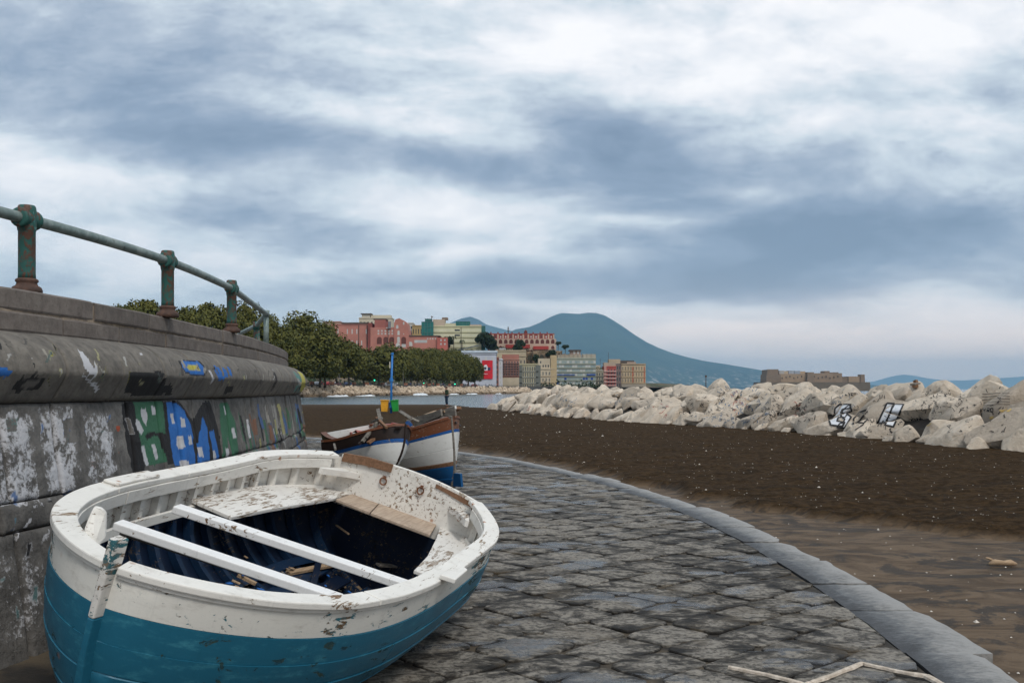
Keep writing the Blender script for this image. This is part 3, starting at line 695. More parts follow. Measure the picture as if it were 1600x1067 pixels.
sl_ = [s_of_y(1.5) + (s_of_y(26) - s_of_y(1.5)) * i / 360 for i in range(361)]
mb.quadstrip([[wall_pt(s, -.015 + .005 * noise.noise(Vector((s * 9, 0, 0))), 1.87), wall_pt(s, -.015 + .005 * noise.noise(Vector((s * 9, 0, 0))), 2.12), wall_pt(s, -.3, 2.13)] for s in sl_], mi=0)
mb.build('mortar', M_mortar, SW)
mb = MB(); mb.quadstrip([[wall_pt(s, off_panel(-.2) - .04, -.2), wall_pt(s, off_panel(1.46) - .035, 1.46), wall_pt(s, .15, 1.50), wall_pt(s, .25, 1.645), wall_pt(s, .17, 1.80), wall_pt(s, -.02, 1.86), wall_pt(s, -.5, 1.86)] for s in sl_])
mb.build('joint_filling', M_darkjoint, SW)
# rubble stone missing places, orange brick bits in the wall at the far end
mb = MB(); q = px_to_wall(422, 640); w0 = wall_pt(q[0], off_panel(q[1]) - .02, q[1])
# terrace behind the parapet
V = []; Fc = []
for s in sl_: V += [wall_pt(s, -.5, 1.93), wall_pt(s, -9, 1.93)]
for i in range(len(sl_) - 1): Fc.append((2 * i, 2 * i + 2, 2 * i + 3, 2 * i + 1))
tag(link('terrace', mk('terrace', V, Fc, simple('terrace paving', (.17, .16, .15), None, 3, .9, .3, world_space=True))), kind='structure')

# ------------------------------------------------------------------ RAILING
m, t, b = new_mat('green painted iron, rusting'); v = objc(t)
a_ = t.noise(t.mapping(v, (1, 1, .6)), 16, 8, .7, .5); k = t.step(a_, .485, .53); zz = t.new('ShaderNodeSeparateXYZ'); t.l.new(v, zz.inputs[0])
c = t.mix(t.noise(v, 9, 4), (.014, .070, .060), (.03, .115, .098)); c = t.mix(k, c, t.mix(t.noise(v, 30, 5), (.060, .028, .020), (.125, .065, .042)))
c = t.mix(t.math('MULTIPLY', t.step(t.noise(t.mapping(v, (1, 1, .5)), 11, 6, .7), .60, .64), .6), c, (.16, .34, .33))
t.put(b.inputs['Base Color'], c); b.inputs['Roughness'].default_value = .6; t.put(b.inputs['Normal'], t.bump(t.math('ADD', a_, t.math('MULTIPLY', k, .3)), .6, .006)); M_post = m
M_base = simple('rusty cast iron foot', (.115, .060, .042), (.055, .034, .027), 18, .8, .6, 40)
m, t, b = new_mat('grey green galvanised pipe'); v = objc(t)
c = t.mix(t.step(t.noise(v, 5, 7, .7), .38, .62), (.26, .31, .29), (.14, .19, .18)); c = t.mix(t.math('MULTIPLY', t.step(t.noise(v, 22, 6, .7), .55, .66), .7), c, (.07, .08, .07))
t.put(b.inputs['Base Color'], c); b.inputs['Roughness'].default_value = .5; b.inputs['Metallic'].default_value = .25; t.put(b.inputs['Normal'], t.bump(t.noise(v, 40, 5), .4, .003)); M_pipe = m
RL = empty('railing', label='low pipe railing with stout green posts on top of the wall', cat='railing')
RZ = 2.60
def lathe(prof, n=20):
    mb = MB(); mb.quadstrip([[(r * math.cos(2 * math.pi * k / n), r * math.sin(2 * math.pi * k / n), z) for k in range(n)] for r, z in prof], True, 0, True); return mb
post_me = lathe([(.052, .085), (.050, .12), (.050, .38), (.053, .385), (.056, .40), (.056, .50), (.052, .53), (.046, .54)]).mesh('post_shaft', M_post, True)
foot_me = lathe([(.088, -.005), (.09, .018), (.082, .036), (.064, .046), (.058, .062), (.066, .07), (.066, .082), (.054, .09)]).mesh('post_foot', M_base, True)
def collar_mesh():
    mb = MB(); mb.quadstrip([[(r * math.cos(2 * math.pi * k / 20), x, r * math.sin(2 * math.pi * k / 20)) for k in range(20)] for r, x in ((.044, -.086), (.058, -.084), (.062, -.072), (.056, -.06), (.056, .06), (.062, .072), (.058, .084), (.044, .086))], True, 0, True); return mb.mesh('pipe_collar', M_post, True)
coll_me = collar_mesh()
pts = []
pp = []
for (px, D) in ((42, 5.93), (262, 7.87), (362, 10.0)): pp.append((Vector(((px - 800) / F * D, D, 2.143)), s_of_y(D)))
s_b = 2 * pp[0][1] - pp[1][1]; pp.insert(0, (wall_pt(s_b, -.1, 2.143), s_b)); pp.insert(0, (wall_pt(2 * s_b - pp[1][1], -.1, 2.143), 2 * s_b - pp[1][1]))
for p_, s in pp:
    nn = wall_at(s)[1]; rz = math.atan2(nn.y, nn.x)
    po = link('post', post_me, RL, p_, (0, 0, rz)); link('post_foot', foot_me, po); link('pipe_collar', coll_me, po, (0, 0, RZ - 2.143))
corner = at(416, 492, 13.4); corner.z = RZ
path = [Vector((p_.x, p_.y, RZ)) for p_ in catmull([(q_[0].x, q_[0].y) for q_ in pp], 8)]
e0 = path[-1]; path += [e0.lerp(corner, k) for k in (.25, .5, .75, 1)]
mb = MB(); mb.tube(path, .034, 14); mb.build('handrail_pipe', M_pipe, RL, smooth=True)
mb = MB(); mb.tube([(corner.x, corner.y, 2.13), corner + Vector((0, 0, .01))], .037, 12); mb.tube([corner + Vector((0, 0, -.04)), corner + Vector((0, 0, .05))], .046, 12); mb.build('corner_post', M_pipe, RL, smooth=True)
far1 = at(401, 509, 15.8); far1.z = RZ; far2 = at(378, 519, 17.8); far2.z = RZ
mb = MB(); mb.tube([corner, far1, far2, far2 + Vector((-.7, 1.5, -.1))], .034, 12); mb.build('return_pipe', M_pipe, RL, smooth=True)
mb = MB(); mb.tube([(far1.x, far1.y, 1.9), far1 + Vector((0, 0, .03))], .05, 12); mb.tube([far1 + Vector((0, 0, -.07)), far1 + Vector((0, 0, .06))], .06, 12); mb.build('far_post', M_post, RL, smooth=True)

# ------------------------------------------------------------------ BOATS
class Hull:
    """rim and sections of a wooden boat; x from the bow (0) aft, y to starboard... z up, in the boat's own frame"""
    def __init__(s, L, B, tm, pe, bt, zs, zm, zt, n=1.3, m=2.2, dead=.33, rake=.35, keel=0):
        s.L, s.B, s.tm, s.pe, s.bt, s.zs, s.zm, s.zt, s.n, s.m, s.dead, s.rake, s.keel = L, B, tm, pe, bt, zs, zm, zt, n, m, dead, rake, keel
    def b(s, t):
        if t < s.tm: return s.B * max(0, 1 - max(0, 1 - t / s.tm) ** s.pe) ** .62
        return s.B - (s.B - s.bt) * ((t - s.tm) / (1 - s.tm)) ** 2
    def z(s, t): return s.zs * (1 - t) * (1 - 2 * t) + s.zm * 4 * t * (1 - t) + s.zt * t * (2 * t - 1)
    def pt(s, t, phi, side, inset=0, dz=0):
        w = math.sin(phi) ** (2 / s.m) if phi > 0 else 0; yy = max(0, math.cos(phi)) ** (2 / s.n)
        bb = max(0, s.b(t)); zr = s.z(t); fin = 1 - .35 * w * math.exp(-t * 9)
        y = bb * yy * fin; z = s.keel + (zr - s.keel) * (1 - w); z = max(z, s.keel + s.dead * y)
        x = t * s.L + s.rake * w ** 3 * (1 - t) ** 6
        yi = max(0, y - inset * (1 if phi < 1.2 else max(0, (1.57 - phi) / .37)))
        z += inset * .8 * w * w
        return Vector((x, side * yi, z + dz))
def strake(H, side, p0, p1, mats, name, parent, inner_phi=.62, th=.018, proud=0, t0=0.0, t1=1.0, nt=44, sag=0, nphi=4, mi_out=0):
    """one plank of the hull: outer and inner faces and edges"""
    mb = MB(); ts = [t0 + (t1 - t0) * (i / (nt - 1)) ** (1.6 if t0 == 0 else 1) for i in range(nt)]
    out, inn = [], []
    for t_ in ts:
        ro, ri = [], []
        for k in range(nphi):
            ph = p0 + (p1 - p0) * k / (nphi - 1) + ((.0008 if p0 < .2 else .005) if k == 0 else ((-.0008 if p1 < .2 else -.005) if k == nphi - 1 else 0))
            wob = .0025 * noise.noise(Vector((t_ * 9, ph * 5, side))) + proud * (1 - k / (nphi - 1))
            ro.append(H.pt(t_, ph, side, -wob)); ri.append(H.pt(t_, p0 + (p1 - p0) * k / (nphi - 1), side, th))
        out.append(ro); inn.append(ri)
    n = nphi; b0 = 0; N = nt * n
    mb.v = [tuple(p) for r in out for p in r] + [tuple(p) for r in inn for p in r]
    for i in range(nt - 1):
        for j in range(n - 1):
            a = i * n + j; mb.f.append((a, a + n, a + n + 1, a + 1) if side > 0 else (a, a + 1, a + n + 1, a + n)); mb.m.append(mi_out)
            a += N; mb.f.append((a, a + 1, a + n + 1, a + n) if side > 0 else (a, a + n, a + n + 1, a + 1)); mb.m.append(1 if (p0 + p1) / 2 > inner_phi else 2)
        for j in (0, n - 1):
            a = i * n + j; mb.f.append((a, a + n, a + n + N, a + N)); mb.m.append(mi_out)
    for i in (0, nt - 1):
        for j in range(n - 1): a = i * n + j; mb.f.append((a, a + 1, a + 1 + N, a + N)); mb.m.append(mi_out)
    o = mb.build(name, mats, parent, smooth=True); o.data.set_sharp_from_angle(angle=R(28)); return o
def rim_strip(H, side, t0, t1, o0, o1, z0, z1, nt=30, wob=.003, drop=0):
    """rectangular strip following the rim: offsets o0..o1 inwards of the rim, z0..z1 above it"""
    rings = []
    for i in range(nt):
        t_ = t0 + (t1 - t0) * (i / (nt - 1)) ** (1.5 if t0 < .02 else 1)
        p = H.pt(t_, 0, side); q = H.pt(min(1, t_ + .004), 0, side); p_ = H.pt(max(0.0002, t_ - .004), 0, side)
        d = (q - p_); d.z = 0; d.normalize(); n = Vector((d.y, -d.x, 0)) * (-side)   # outwards
        if n.y * side < 0: n = -n
        w = wob * noise.noise(Vector((t_ * 12, side * 3, z0 * 9))); e = 0
        rings.append([p - n * (o0 + w) + Vector((0, 0, z0)), p - n * (o1 + w) + Vector((0, 0, z0)), p - n * (o1 + w) + Vector((0, 0, z1 + w)), p - n * (o0 + w) + Vector((0, 0, z1 + w * .7))])
        for r_ in rings[-1]:
            if side * r_.y < .012: r_.y = side * .012
    mb = MB(); mb.quadstrip(rings, True, 0, True); return mb
def rib(H, side, t_, p0, p1, w, d, inset, mat, name, parent, n=12):
    rings = []
    for i in range(n):
        ph = p0 + (p1 - p0) * i / (n - 1)
        a = H.pt(t_ , ph, side, inset); c = H.pt(t_, ph, side, inset + d)
        rings.append([a - Vector((w / 2, 0, 0)), a + Vector((w / 2, 0, 0)), c + Vector((w / 2, 0, 0)), c - Vector((w / 2, 0, 0))])
    mb = MB(); mb.quadstrip(rings, True, 0, True); return mb.build(name, mat, parent)

# ---- the blue and white boat in front
YAW, HEEL = .216, .31
BX, BY = -1.957, 4.155
bt = empty('rowing_boat', (BX, BY, 0), 0, 'large blue and white open wooden boat in the foreground beside the graffiti wall', 'boat')
ax = Vector((math.sin(YAW), math.cos(YAW), 0)); st = Vector((math.cos(YAW), -math.sin(YAW), 0))
stT = st * math.cos(HEEL) + Vector((0, 0, -math.sin(HEEL))); upT = st * math.sin(HEEL) + Vector((0, 0, math.cos(HEEL)))
BM = Matrix((( ax.x, stT.x, upT.x), (ax.y, stT.y, upT.y), (ax.z, stT.z, upT.z)))
# (x aft, y starboard, z up) is left handed here, so the frame is mirrored into mesh data instead: y -> -y
BMr = Matrix(((ax.x, -stT.x, upT.x), (ax.y, -stT.y, upT.y), (ax.z, -stT.z, upT.z)))
BS = .87; bt.rotation_euler = BMr.to_euler(); bt.location = (BX * BS, BY * BS, EYE * (1 - BS)); bt.scale = (BS, BS, BS)
# in mesh data starboard (towards the camera's right) is -y
H1 = Hull(3.967, .987, .762, 4.16, .62, .821, .735, .838, n=1.15, m=3.6, keel=-.215)
def fw(w): return math.asin(min(1, w) ** (H1.m / 2))
inv = BMr.to_4x4().inverted()
def bl(px, py, z):                     # photo pixel on the boat's own horizontal plane z
    o = Vector((0, 0, EYE)) - Vector((BX, BY, 0)); dr = Vector(((px - 800) / F, 1, (HZ - py) / F))
    ol = BMr.transposed() @ o; dl = BMr.transposed() @ dr; k = (z - ol.z) / dl.z; p = ol + dl * k; return p
PH = [fw(w_) for w_ in (0, .165, .31, .45, .60, .745, .885, 1)]
for side in (-1, 1):
    for k in range(7):
        om = M_whiteout if k == 0 else (M_red if k >= 6 else M_blue)
        cut = (.42, .63, .36, .58, .47, .66, None)[k]
        for a_, b_ in (((0, cut - .0008), (cut + .0008, 1)) if cut else ((0, 1),)): strake(H1, side, PH[k], PH[k + 1], [om, M_navy, M_white], 'hull_plank', bt, inner_phi=fw(.26), proud=.0065, t0=a_, t1=b_, nt=30)
# stem post: outer timber following the bow, standing up above the rim
rings = []
zz_ = [-.22 + (.965 + .22) * i / 20 for i in range(21)]
for z in zz_:
    w = max(0, min(1, (H1.zs - z) / (H1.zs - H1.keel))); xr = H1.rake * w ** 3; tw = .025 + .003 * math.sin(z * 9)
    top = z > .8
    rings.append([Vector((xr - .055, -tw * .7, z)), Vector((xr - .055, tw * .7, z)), Vector((xr + .03, tw, z)), Vector((xr + .03, -tw, z))])
mb = MB(); mb.quadstrip(rings[:15], True, 0, True); mb.build('stem_lower', M_blue, bt, bevel=.006)
mb = MB(); mb.quadstrip([r_ for r_ in rings[14:]], True, 0, True); mb.build('stem_head', paint('worn stem paint', (.68, .65, .60), (.03, .12, .14), .85, 7, under2=(.2, .13, .08), dirtf=.35), bt, bevel=.008)
# inner post and breast hooks
c1 = bl(155, 800, .95); c2 = bl(140, 850, .80)
mb = MB(); P_ = [bl(*q_) for q_ in ((127, 840, .80), (146, 862, .76), (165, 842, .80), (166, 802, .91), (158, 795, .93), (146, 792, .93), (137, 812, .88))]
mb.quadstrip([P_, [p_ + Vector((.035, .02, 0)) for p_ in P_]], True, 0, True); mb.build('inner_stem_board', M_white, bt, bevel=.01)
mb = MB(); mb.prism([(.05, -.05), (.30, -.50), (.36, -.46), (.30, -.22), (.20, -.05)], .70, .765); mb.build('breast_hook', M_white, bt, bevel=.006)
mb = MB(); mb.prism([(.05, .05), (.20, .05), (.30, .25), (.36, .42), (.30, .46)], .70, .765); mb.build('breast_hook', M_white, bt, bevel=.006)
# gunwale: cap in several lengths, outer rubbing strip, inner rail
for side, cuts in ((1, (0.0008, .30, .52, .985)), (-1, (0.0008, .26, .60, .94, .999))):
    for a, b_ in zip(cuts, cuts[1:]):
        dzr = rnd.uniform(-.001, .001)
        rim_strip(H1, side, a, b_ - .002, -.026, .095, -.006 + dzr, .030 + dzr, 30, .006).build('gunwale_plank', M_white, bt, bevel=.007)
    rim_strip(H1, side, .0012, .99, -.012, .004, -.026, -.007, 44, .002).build('rubbing_strip', M_white, bt, bevel=.004)
    for a, b_ in ((.03, .33), (.333, .55), (.553, .97)):
        rim_strip(H1, side, a, b_, .078, .100, -.085, -.008, 24, .003).build('inner_rail', M_white, bt, bevel=.003)
# ribs, white above, blue below
for i in range(17):
    t_ = .075 + .88 * i / 16
    for side in (-1, 1):
        rib(H1, side, t_, .01, fw(.30), .040, .050, .022, M_white, 'rib_head', bt, 5)
        rib(H1, side, t_, fw(.305), 1.5, .045, .055, .022, M_rib, 'rib', bt)
for side in (-1, 1):      # risers: long stringers that carry the thwarts
    rings = []
    for i in range(30):
        t_ = .10 + .86 * i / 29; a = H1.pt(t_, fw(.235), side, .072); c = H1.pt(t_, fw(.30), side, .072)
        rings.append([a, a + Vector((0, -side * .022, 0)), c + Vector((0, -side * .022, 0)), c])
    mb = MB(); mb.quadstrip(rings, True, 0, True); mb.build('riser', M_white, bt, bevel=.003)
    rings = []
    for i in range(30):
        t_ = .12 + .84 * i / 29; a = H1.pt(t_, fw(.76), side, .08); c = H1.pt(t_, fw(.80), side, .08)
        rings.append([a, a + Vector((0, -side * .02, .01)), c + Vector((0, -side * .02, .01)), c])
    mb = MB(); mb.quadstrip(rings, True, 0, True); mb.build('bilge_stringer', M_rib, bt)
# keelson and bottom boards
mb = MB(); mb.bar((.35, 0, -.13), (3.85, 0, -.14), .09, .09); mb.build('keelson', M_rib, bt, bevel=.01)
for k, (yy_, mt) in enumerate(((.17, M_navy), (.34, M_rib), (-.18, M_navy), (-.36, M_navy))):
    mb = MB(); mb.bar((.75, yy_ * .6, -.06 + abs(yy_) * .2), (3.6, yy_, -.08 + abs(yy_) * .33), .13, .018); mb.build('bottom_board', mt, bt)
# transom
sec = [H1.pt(1, ph, 1) for ph in [1.57 * k / 18 for k in range(19)]]
poly = [(p.y, p.z) for p in sec] + [(-p.y, p.z) for p in sec[::-1][1:]]
crown = [(-H1.bt + 2 * H1.bt * k / 10, H1.zt + .02 + .06 * (1 - (2 * k / 10 - 1) ** 2)) for k in range(11)]
poly = crown[::-1][::-1] + [(p[0], p[1]) for p in poly[1:-1]]
mb = MB(); xw = H1.L - .01
mb.quadstrip([[(xw, y, z) for y, z in poly], [(xw + .035, y, z) for y, z in poly]], True, 0, True)
tr = mb.build('transom', [M_white], bt, bevel=.006)
mb = MB(); yA, yB = .62, .16
mb.v = []; mb.quadstrip([[(xw - .028, y, z0), (xw - .002, y, z0), (xw - .002, y, z1), (xw - .028, y, z1)] for (y, z0, z1) in ((.60, .80, .875), (.38, .835, .91), (.16, .85, .92))], True, 0, True)
mb.build('bare_wood_cap', M_brownwood, tr, bevel=.004)
mb = MB(); mb.quadstrip([[(xw - .010, y, z0), (xw - .001, y, z0), (xw - .001, y, z1), (xw - .010, y, z1)] for (y, z0, z1) in ((-.24, .855, .885), (-.36, .838, .872), (-.47, .815, .858), (-.58, .80, .835))], True, 0, True)
mb.build('rotten_slot', M_brownwood, tr)
for y, z in ((.20, .76), (-.13, .79)):
    mb = MB(); mb.tube([(xw - .02, y + .028 * math.cos(a), z + .03 * math.sin(a)) for a in [R(30 * k) for k in range(13)]], .007, 6, cap=False); mb.box(xw - .02, xw, y - .012, y + .012, z + .02, z + .045)
    mb.build('ring_bolt', M_rust, tr, smooth=False)
lining = [q for q in poly if q[1] < .56]; lining = [(min(.99 * q[0], q[0]) if q[0] > 0 else .99 * q[0], q[1] + .005) for q in lining]
mb = MB(); mb.quadstrip([[(xw - .008, y, z) for y, z in lining], [(xw - .001, y, z) for y, z in lining]], True, 0, True); mb.build('transom_lining', M_navy, tr)
# transom knees and the stern frame in the dark
mb = MB(); mb.prism([(xw - .005, .575, 0), (xw - .30, .66, 0), (xw - .30, .63, 0), (xw - .10, .50, 0), (xw - .005, .40, 0)], .70, .75); mb.build('quarter_knee', M_white, bt)
mb = MB(); mb.prism([(xw - .005, -.575, 0), (xw - .30, -.66, 0), (xw - .30, -.63, 0), (xw - .10, -.50, 0), (xw - .005, -.40, 0)], .70, .75); mb.build('quarter_knee', M_whitechip, bt)
# thwarts, side benches and stern bench, traced on their own planes
def plank_px(name, pts, z, th, mat, bevel=.006, zl=None):
    P = []
    for i, (a, b_) in enumerate(pts): p = bl(a, b_, z if zl is None else zl[i]); P.append((p.x, p.y, p.z))
    mb = MB(); mb.prism(P, -th, 0); return mb.build(name, mat, bt, bevel=bevel)
def beam(name, a, b_, z, w, th, mat, ov=.0):
    p, q = bl(*a, z), bl(*b_, z); d = (q - p).normalized(); p -= d * ov; q += d * ov
    mb = MB(); mb.bar(p - Vector((0, 0, th / 2)), q - Vector((0, 0, th / 2)), w, th); return mb.build(name, mat, bt, bevel=.006)
beam('thwart', (190, 815), (528, 929), .685, .10, .045, M_whiteclean, .02)
beam('thwart_board', (192, 826), (500, 925), .625, .07, .03, M_oldgrey)
beam('thwart', (281, 790), (655, 915), .665, .105, .045, M_whiteclean, .02)
ZB = .555
plank_px('side_bench', [(287, 774), (362, 807), (420, 795), (522, 778), (560, 768), (528, 752), (420, 757), (345, 762)], ZB, .028, M_whitechip)
plank_px('stern_bench', [(525, 779), (566, 766), (600, 777), (578, 800)], ZB + .010, .026, M_bare)
plank_px('stern_bench', [(579.5, 800.5), (601.5, 777.5), (690, 806), (672, 835)], ZB + .012, .026, M_bare)
plank_px('side_bench', [(692, 808), (738, 832), (748, 850), (742, 880), (692, 906), (647, 890), (668, 868), (682, 840)], ZB, .028, M_whitechip)
# loose timber and rubbish in the bottom
def stick(a, b_, z0, z1, w, h, mat, name='loose_plank'):
    p, q = bl(*a, z0), bl(*b_, z1); mb = MB(); mb.bar(p, q, w, h); mb.build(name, mat, bt)
stick((450, 895), (540, 878), .05, .08, .05, .02, M_tanwood); stick((590, 882), (618, 884), .12, .12, .06, .015, M_oldgrey); stick((485, 930), (500, 868), .0, .1, .05, .05, M_navy, 'bottom_frame')
stick((372, 898), (400, 912), .1, .08, .03, .02, M_tanwood); stick((560, 842), (585, 856), .1, .1, .05, .012, M_tanwood); stick((525, 820), (545, 834), .3, .3, .012, .012, M_tanwood)
mb = MB()
for i in range(160):
    p = Vector((rnd.uniform(1.0, 3.5), rnd.gauss(0, .3), 0)); p.z = -.09 + abs(p.y) * .42; s = rnd.uniform(.008, .03); a = rnd.random() * 3
    mb.bar(p, p + Vector((math.cos(a) * s * 2, math.sin(a) * s * 2, rnd.uniform(0, .02))), s, .006, mi=rnd.choice((0, 0, 1, 2)))
tag(mb.build('rubbish', [M_tanwood, M_oldgrey, simple('blue scraps', (.02, .12, .4))], bt), kind='stuff')
# small broken block lying on the rim
plank_px('broken_gunwale_block', [(688, 897), (716, 878), (731, 889), (712, 905)], .80, .03, M_white)
for i_ in range(1): rim_strip(H1, 1, .30, .43, -.012, .085, .032, .052, 14, .004).build('rail_doubler', M_white, bt, bevel=.008)

# ---- the boats lying behind it
M_wh2 = paint('old white hull paint', (.66, .66, .635), (.22, .16, .11), .36, 4, dirtf=.35, under2=(.12, .09, .07))
M_br2 = paint('flaking brown strake', (.155, .055, .025), (.33, .26, .2), .55, 8, dirt=(.05, .03, .02), dirtf=.7)
M_dk2 = paint('dark brown strake', (.022, .013, .010), (.12, .08, .06), .4, 8, dirt=(.02, .015, .012), dirtf=.5)
M_bl2 = paint('bright blue bottom paint', (.008, .085, .235), (.20, .09, .05), .26, 6, dirt=(.01, .05, .12), dirtf=.5, rough=.45)
M_st2 = paint('blue stripe', (.012, .095, .32), (.35, .28, .16), .45, 9)
M_pk2 = paint('faded red deck', (.36, .115, .095), (.55, .42, .38), .62, 5, dirt=(.5, .4, .36), dirtf=.7)
def frame(loc, aft, heel, trim=0):
    """rotation for a boat whose +x (aft) runs along 'aft' (x,y), rolled by heel"""
    a = Vector((aft[0], aft[1], 0)).normalized(); a = (a * math.cos(trim) + Vector((0, 0, -math.sin(trim)))); z = Vector((0, 0, 1)); y = z.cross(a).normalized(); z = a.cross(y)
    q = Quaternion(a, heel); y = q @ y; z = q @ z
    return Matrix(((a.x, y.x, z.x), (a.y, y.y, z.y), (a.z, y.z, z.z)))
def simple_boat(name, label, loc, aft, heel, trim, H, phs, mats, inner, stem_mat, cap_mat, ribs=12):
    e = empty(name, loc, 0, label, 'boat'); e.rotation_euler = frame(loc, aft, heel, trim).to_euler()
    for side in (-1, 1):
        for k in range(len(phs) - 1): strake(H, side, phs[k], phs[k + 1], [mats[k], inner, inner], 'hull_plank', e, nt=26, proud=.010, th=.022)
        rim_strip(H, side, .004, .995, -.02, .075, -.004, .03, 26).build('gunwale_plank', cap_mat, e)
        for i in range(ribs): rib(H, side, .1 + .82 * i / (ribs - 1), .06, 1.4, .04, .045, .024, inner, 'rib', e, 7)
    rings = []
    for i in range(12):
        z = -.04 + (H.zs + .07) * i / 11; w = max(0, min(1, (H.zs - z) / H.zs)); xr = H.rake * w ** 3
        rings.append([Vector((xr - .012, -.012, z)), Vector((xr - .012, .012, z)), Vector((xr + .05, .032, z)), Vector((xr + .05, -.032, z))])
    mb = MB(); mb.quadstrip(rings, True, 0, True); mb.build('stem_post', stem_mat, e)
    sec = [H.pt(1, 1.57 * k / 12, 1) for k in range(13)]; poly = [(p.y, p.z) for p in sec] + [(-p.y, p.z) for p in sec[::-1][1:]]
    mb = MB(); mb.quadstrip([[(H.L - .02, y, z) for y, z in poly], [(H.L + .015, y, z) for y, z in poly]], True, 0, True); mb.build('transom', mats[2], e)
    mb = MB(); mb.bar((.3, 0, -.02), (H.L, 0, -.02), .06, .09); mb.build('keel', mats[-1], e)
    return e
H2 = Hull(2.75, .74, .62, 2.3, .5, 1.13, .84, .88, n=1.25, m=2.1, dead=.22, rake=.10, keel=.06)
b2 = simple_boat('rowing_boat', 'white boat with brown top plank and bright blue bottom, behind the foreground boat', (-.80, 14.35, .0), (-1.95, 2.0), R(-7), 0, H2,
                 [math.asin(w_ ** 1.05) for w_ in (0, .16, .20, .42, .61, .67, .85, 1)], [M_br2, M_st2, M_wh2, M_wh2, M_brownwood, M_bl2, M_bl2], M_oldgrey, M_oldgrey, M_br2)
mb = MB(); mb.prism([(-.10, -.02), (.5, -.02), (.5, .02), (-.10, .02)], .10, .30); mb.build('skeg', M_bl2, b2)
def put_plank(parent, a, b_, w, h, mat, up=(0, 0, 1), name='broken_plank'):     # given in world space
    Mi = (Matrix.LocRotScale(parent.location, parent.rotation_euler, None)).inverted()
    p, q = Mi @ Vector(a), Mi @ Vector(b_); u_ = Mi.to_3x3() @ Vector(up); mb = MB(); mb.bar(p, q, w, h, u_); return mb.build(name, mat, parent)
put_plank(b2, at(712, 643, 14.5), at(648, 660, 15.2), .03, .16, M_oldgrey); put_plank(b2, at(702, 640, 14.7), at(670, 646, 15.2), .20, .03, M_tanwood, (0, -.5, 1))
put_plank(b2, at(690, 644, 14.6), at(662, 656, 15.0), .03, .10, M_oldgrey); put_plank(b2, at(716, 637, 14.6), at(708, 642, 14.7), .12, .04, M_brownwood)
put_plank(b2, at(642, 660, 14.9), at(636, 664, 14.9), .05, .10, M_st2); put_plank(b2, at(700, 637, 14.7), at(684, 640, 14.9), .05, .03, M_brownwood)
put_plank(b2, at(712, 636, 14.5), at(698, 641, 14.7), .03, .05, M_wh2)
H3 = Hull(1.35, .40, .6, 2.2, .42, .62, .50, .52, n=1.25, m=2.1, dead=.2, rake=.25, keel=.0)
b3 = simple_boat('dinghy', 'small dark topped dinghy with a blue stripe, leaning against the white and brown boat', (-1.50, 13.25, .44), (-1.15, 1.0), R(14), R(11), H3,
                 [0, .27, .36, .85, 1.2, 1.57], [M_dk2, M_st2, M_wh2, M_wh2, M_wh2], M_oldgrey, M_dk2, M_br2, 9)
for a, b_, w, mt in (((596, 652), (566, 690), .05, M_oldgrey), ((592, 660), (572, 684), .02, M_oldgrey), ((588, 653), (604, 668), .04, M_brownwood), ((580, 660), (592, 654), .02, M_oldgrey), ((600, 664), (560, 694), .03, M_dk2), ((522, 694), (524, 702), .03, M_oldgrey), ((606, 670), (575, 692), .06, M_brownwood), ((630, 664), (621, 668), .08, M_dk2)):
    put_plank(b3, at(a[0], a[1], 13.6), at(b_[0], b_[1], 13.3), w, .03, mt)
rs_ = random.Random(4)
for k in range(9):
    a_ = (rs_.uniform(560, 712), rs_.uniform(642, 668)); b__ = (a_[0] + rs_.uniform(-26, 26), a_[1] + rs_.uniform(-14, 14))
    if b__[0] < 632 and a_[0] < 632: a_ = (a_[0], a_[1] + 14)
    put_plank(b3 if a_[0] < 628 else b2, at(a_[0], a_[1] + 4, 14.2 + rs_.random() * .6), at(b__[0], min(b__[1] + 4, 685), 14.3 + rs_.random() * .8), rs_.uniform(.02, .055), rs_.uniform(.012, .02), rs_.choice((M_oldgrey, M_brownwood, M_oldgrey, M_dk2)), (rs_.uniform(-.5, .5), -.6, 1))
H4 = Hull(2.3, .48, .6, 2.2, .5, .72, .62, .66, n=1.3, m=2.2, dead=.2, rake=.2, keel=.0)
b4 = simple_boat('dinghy', 'pale dinghy with faded red deck, farthest back in the heap of boats', (-2.72, 16.0, .08), (1.1, 1.7), R(8), 0, H4,
                 [0, .2, .5, .85, 1.2, 1.57], [M_pk2, M_wh2, M_wh2, M_wh2, M_wh2], M_oldgrey, M_wh2, M_pk2, 6)
V = [];
for i in range(14):
    t_ = .02 + .96 * i / 13
    V.append([H4.pt(t_, 0, 1, .03, .035), H4.pt(t_, 0, 1, .25, .09), H4.pt(t_, 0, -1, .25, .09), H4.pt(t_, 0, -1, .03, .035)])
mb = MB(); mb.quadstrip(V); mb.build('deck', M_pk2, b4, smooth=True)
mb = MB(); mb.box(1.3, 1.35, -.30, .30, .66, .84); mb.box(.9, 1.3, -.30, -.26, .66, .82); mb.box(.9, 1.3, .26, .30, .66, .82); mb.build('coaming', M_pk2, b4)

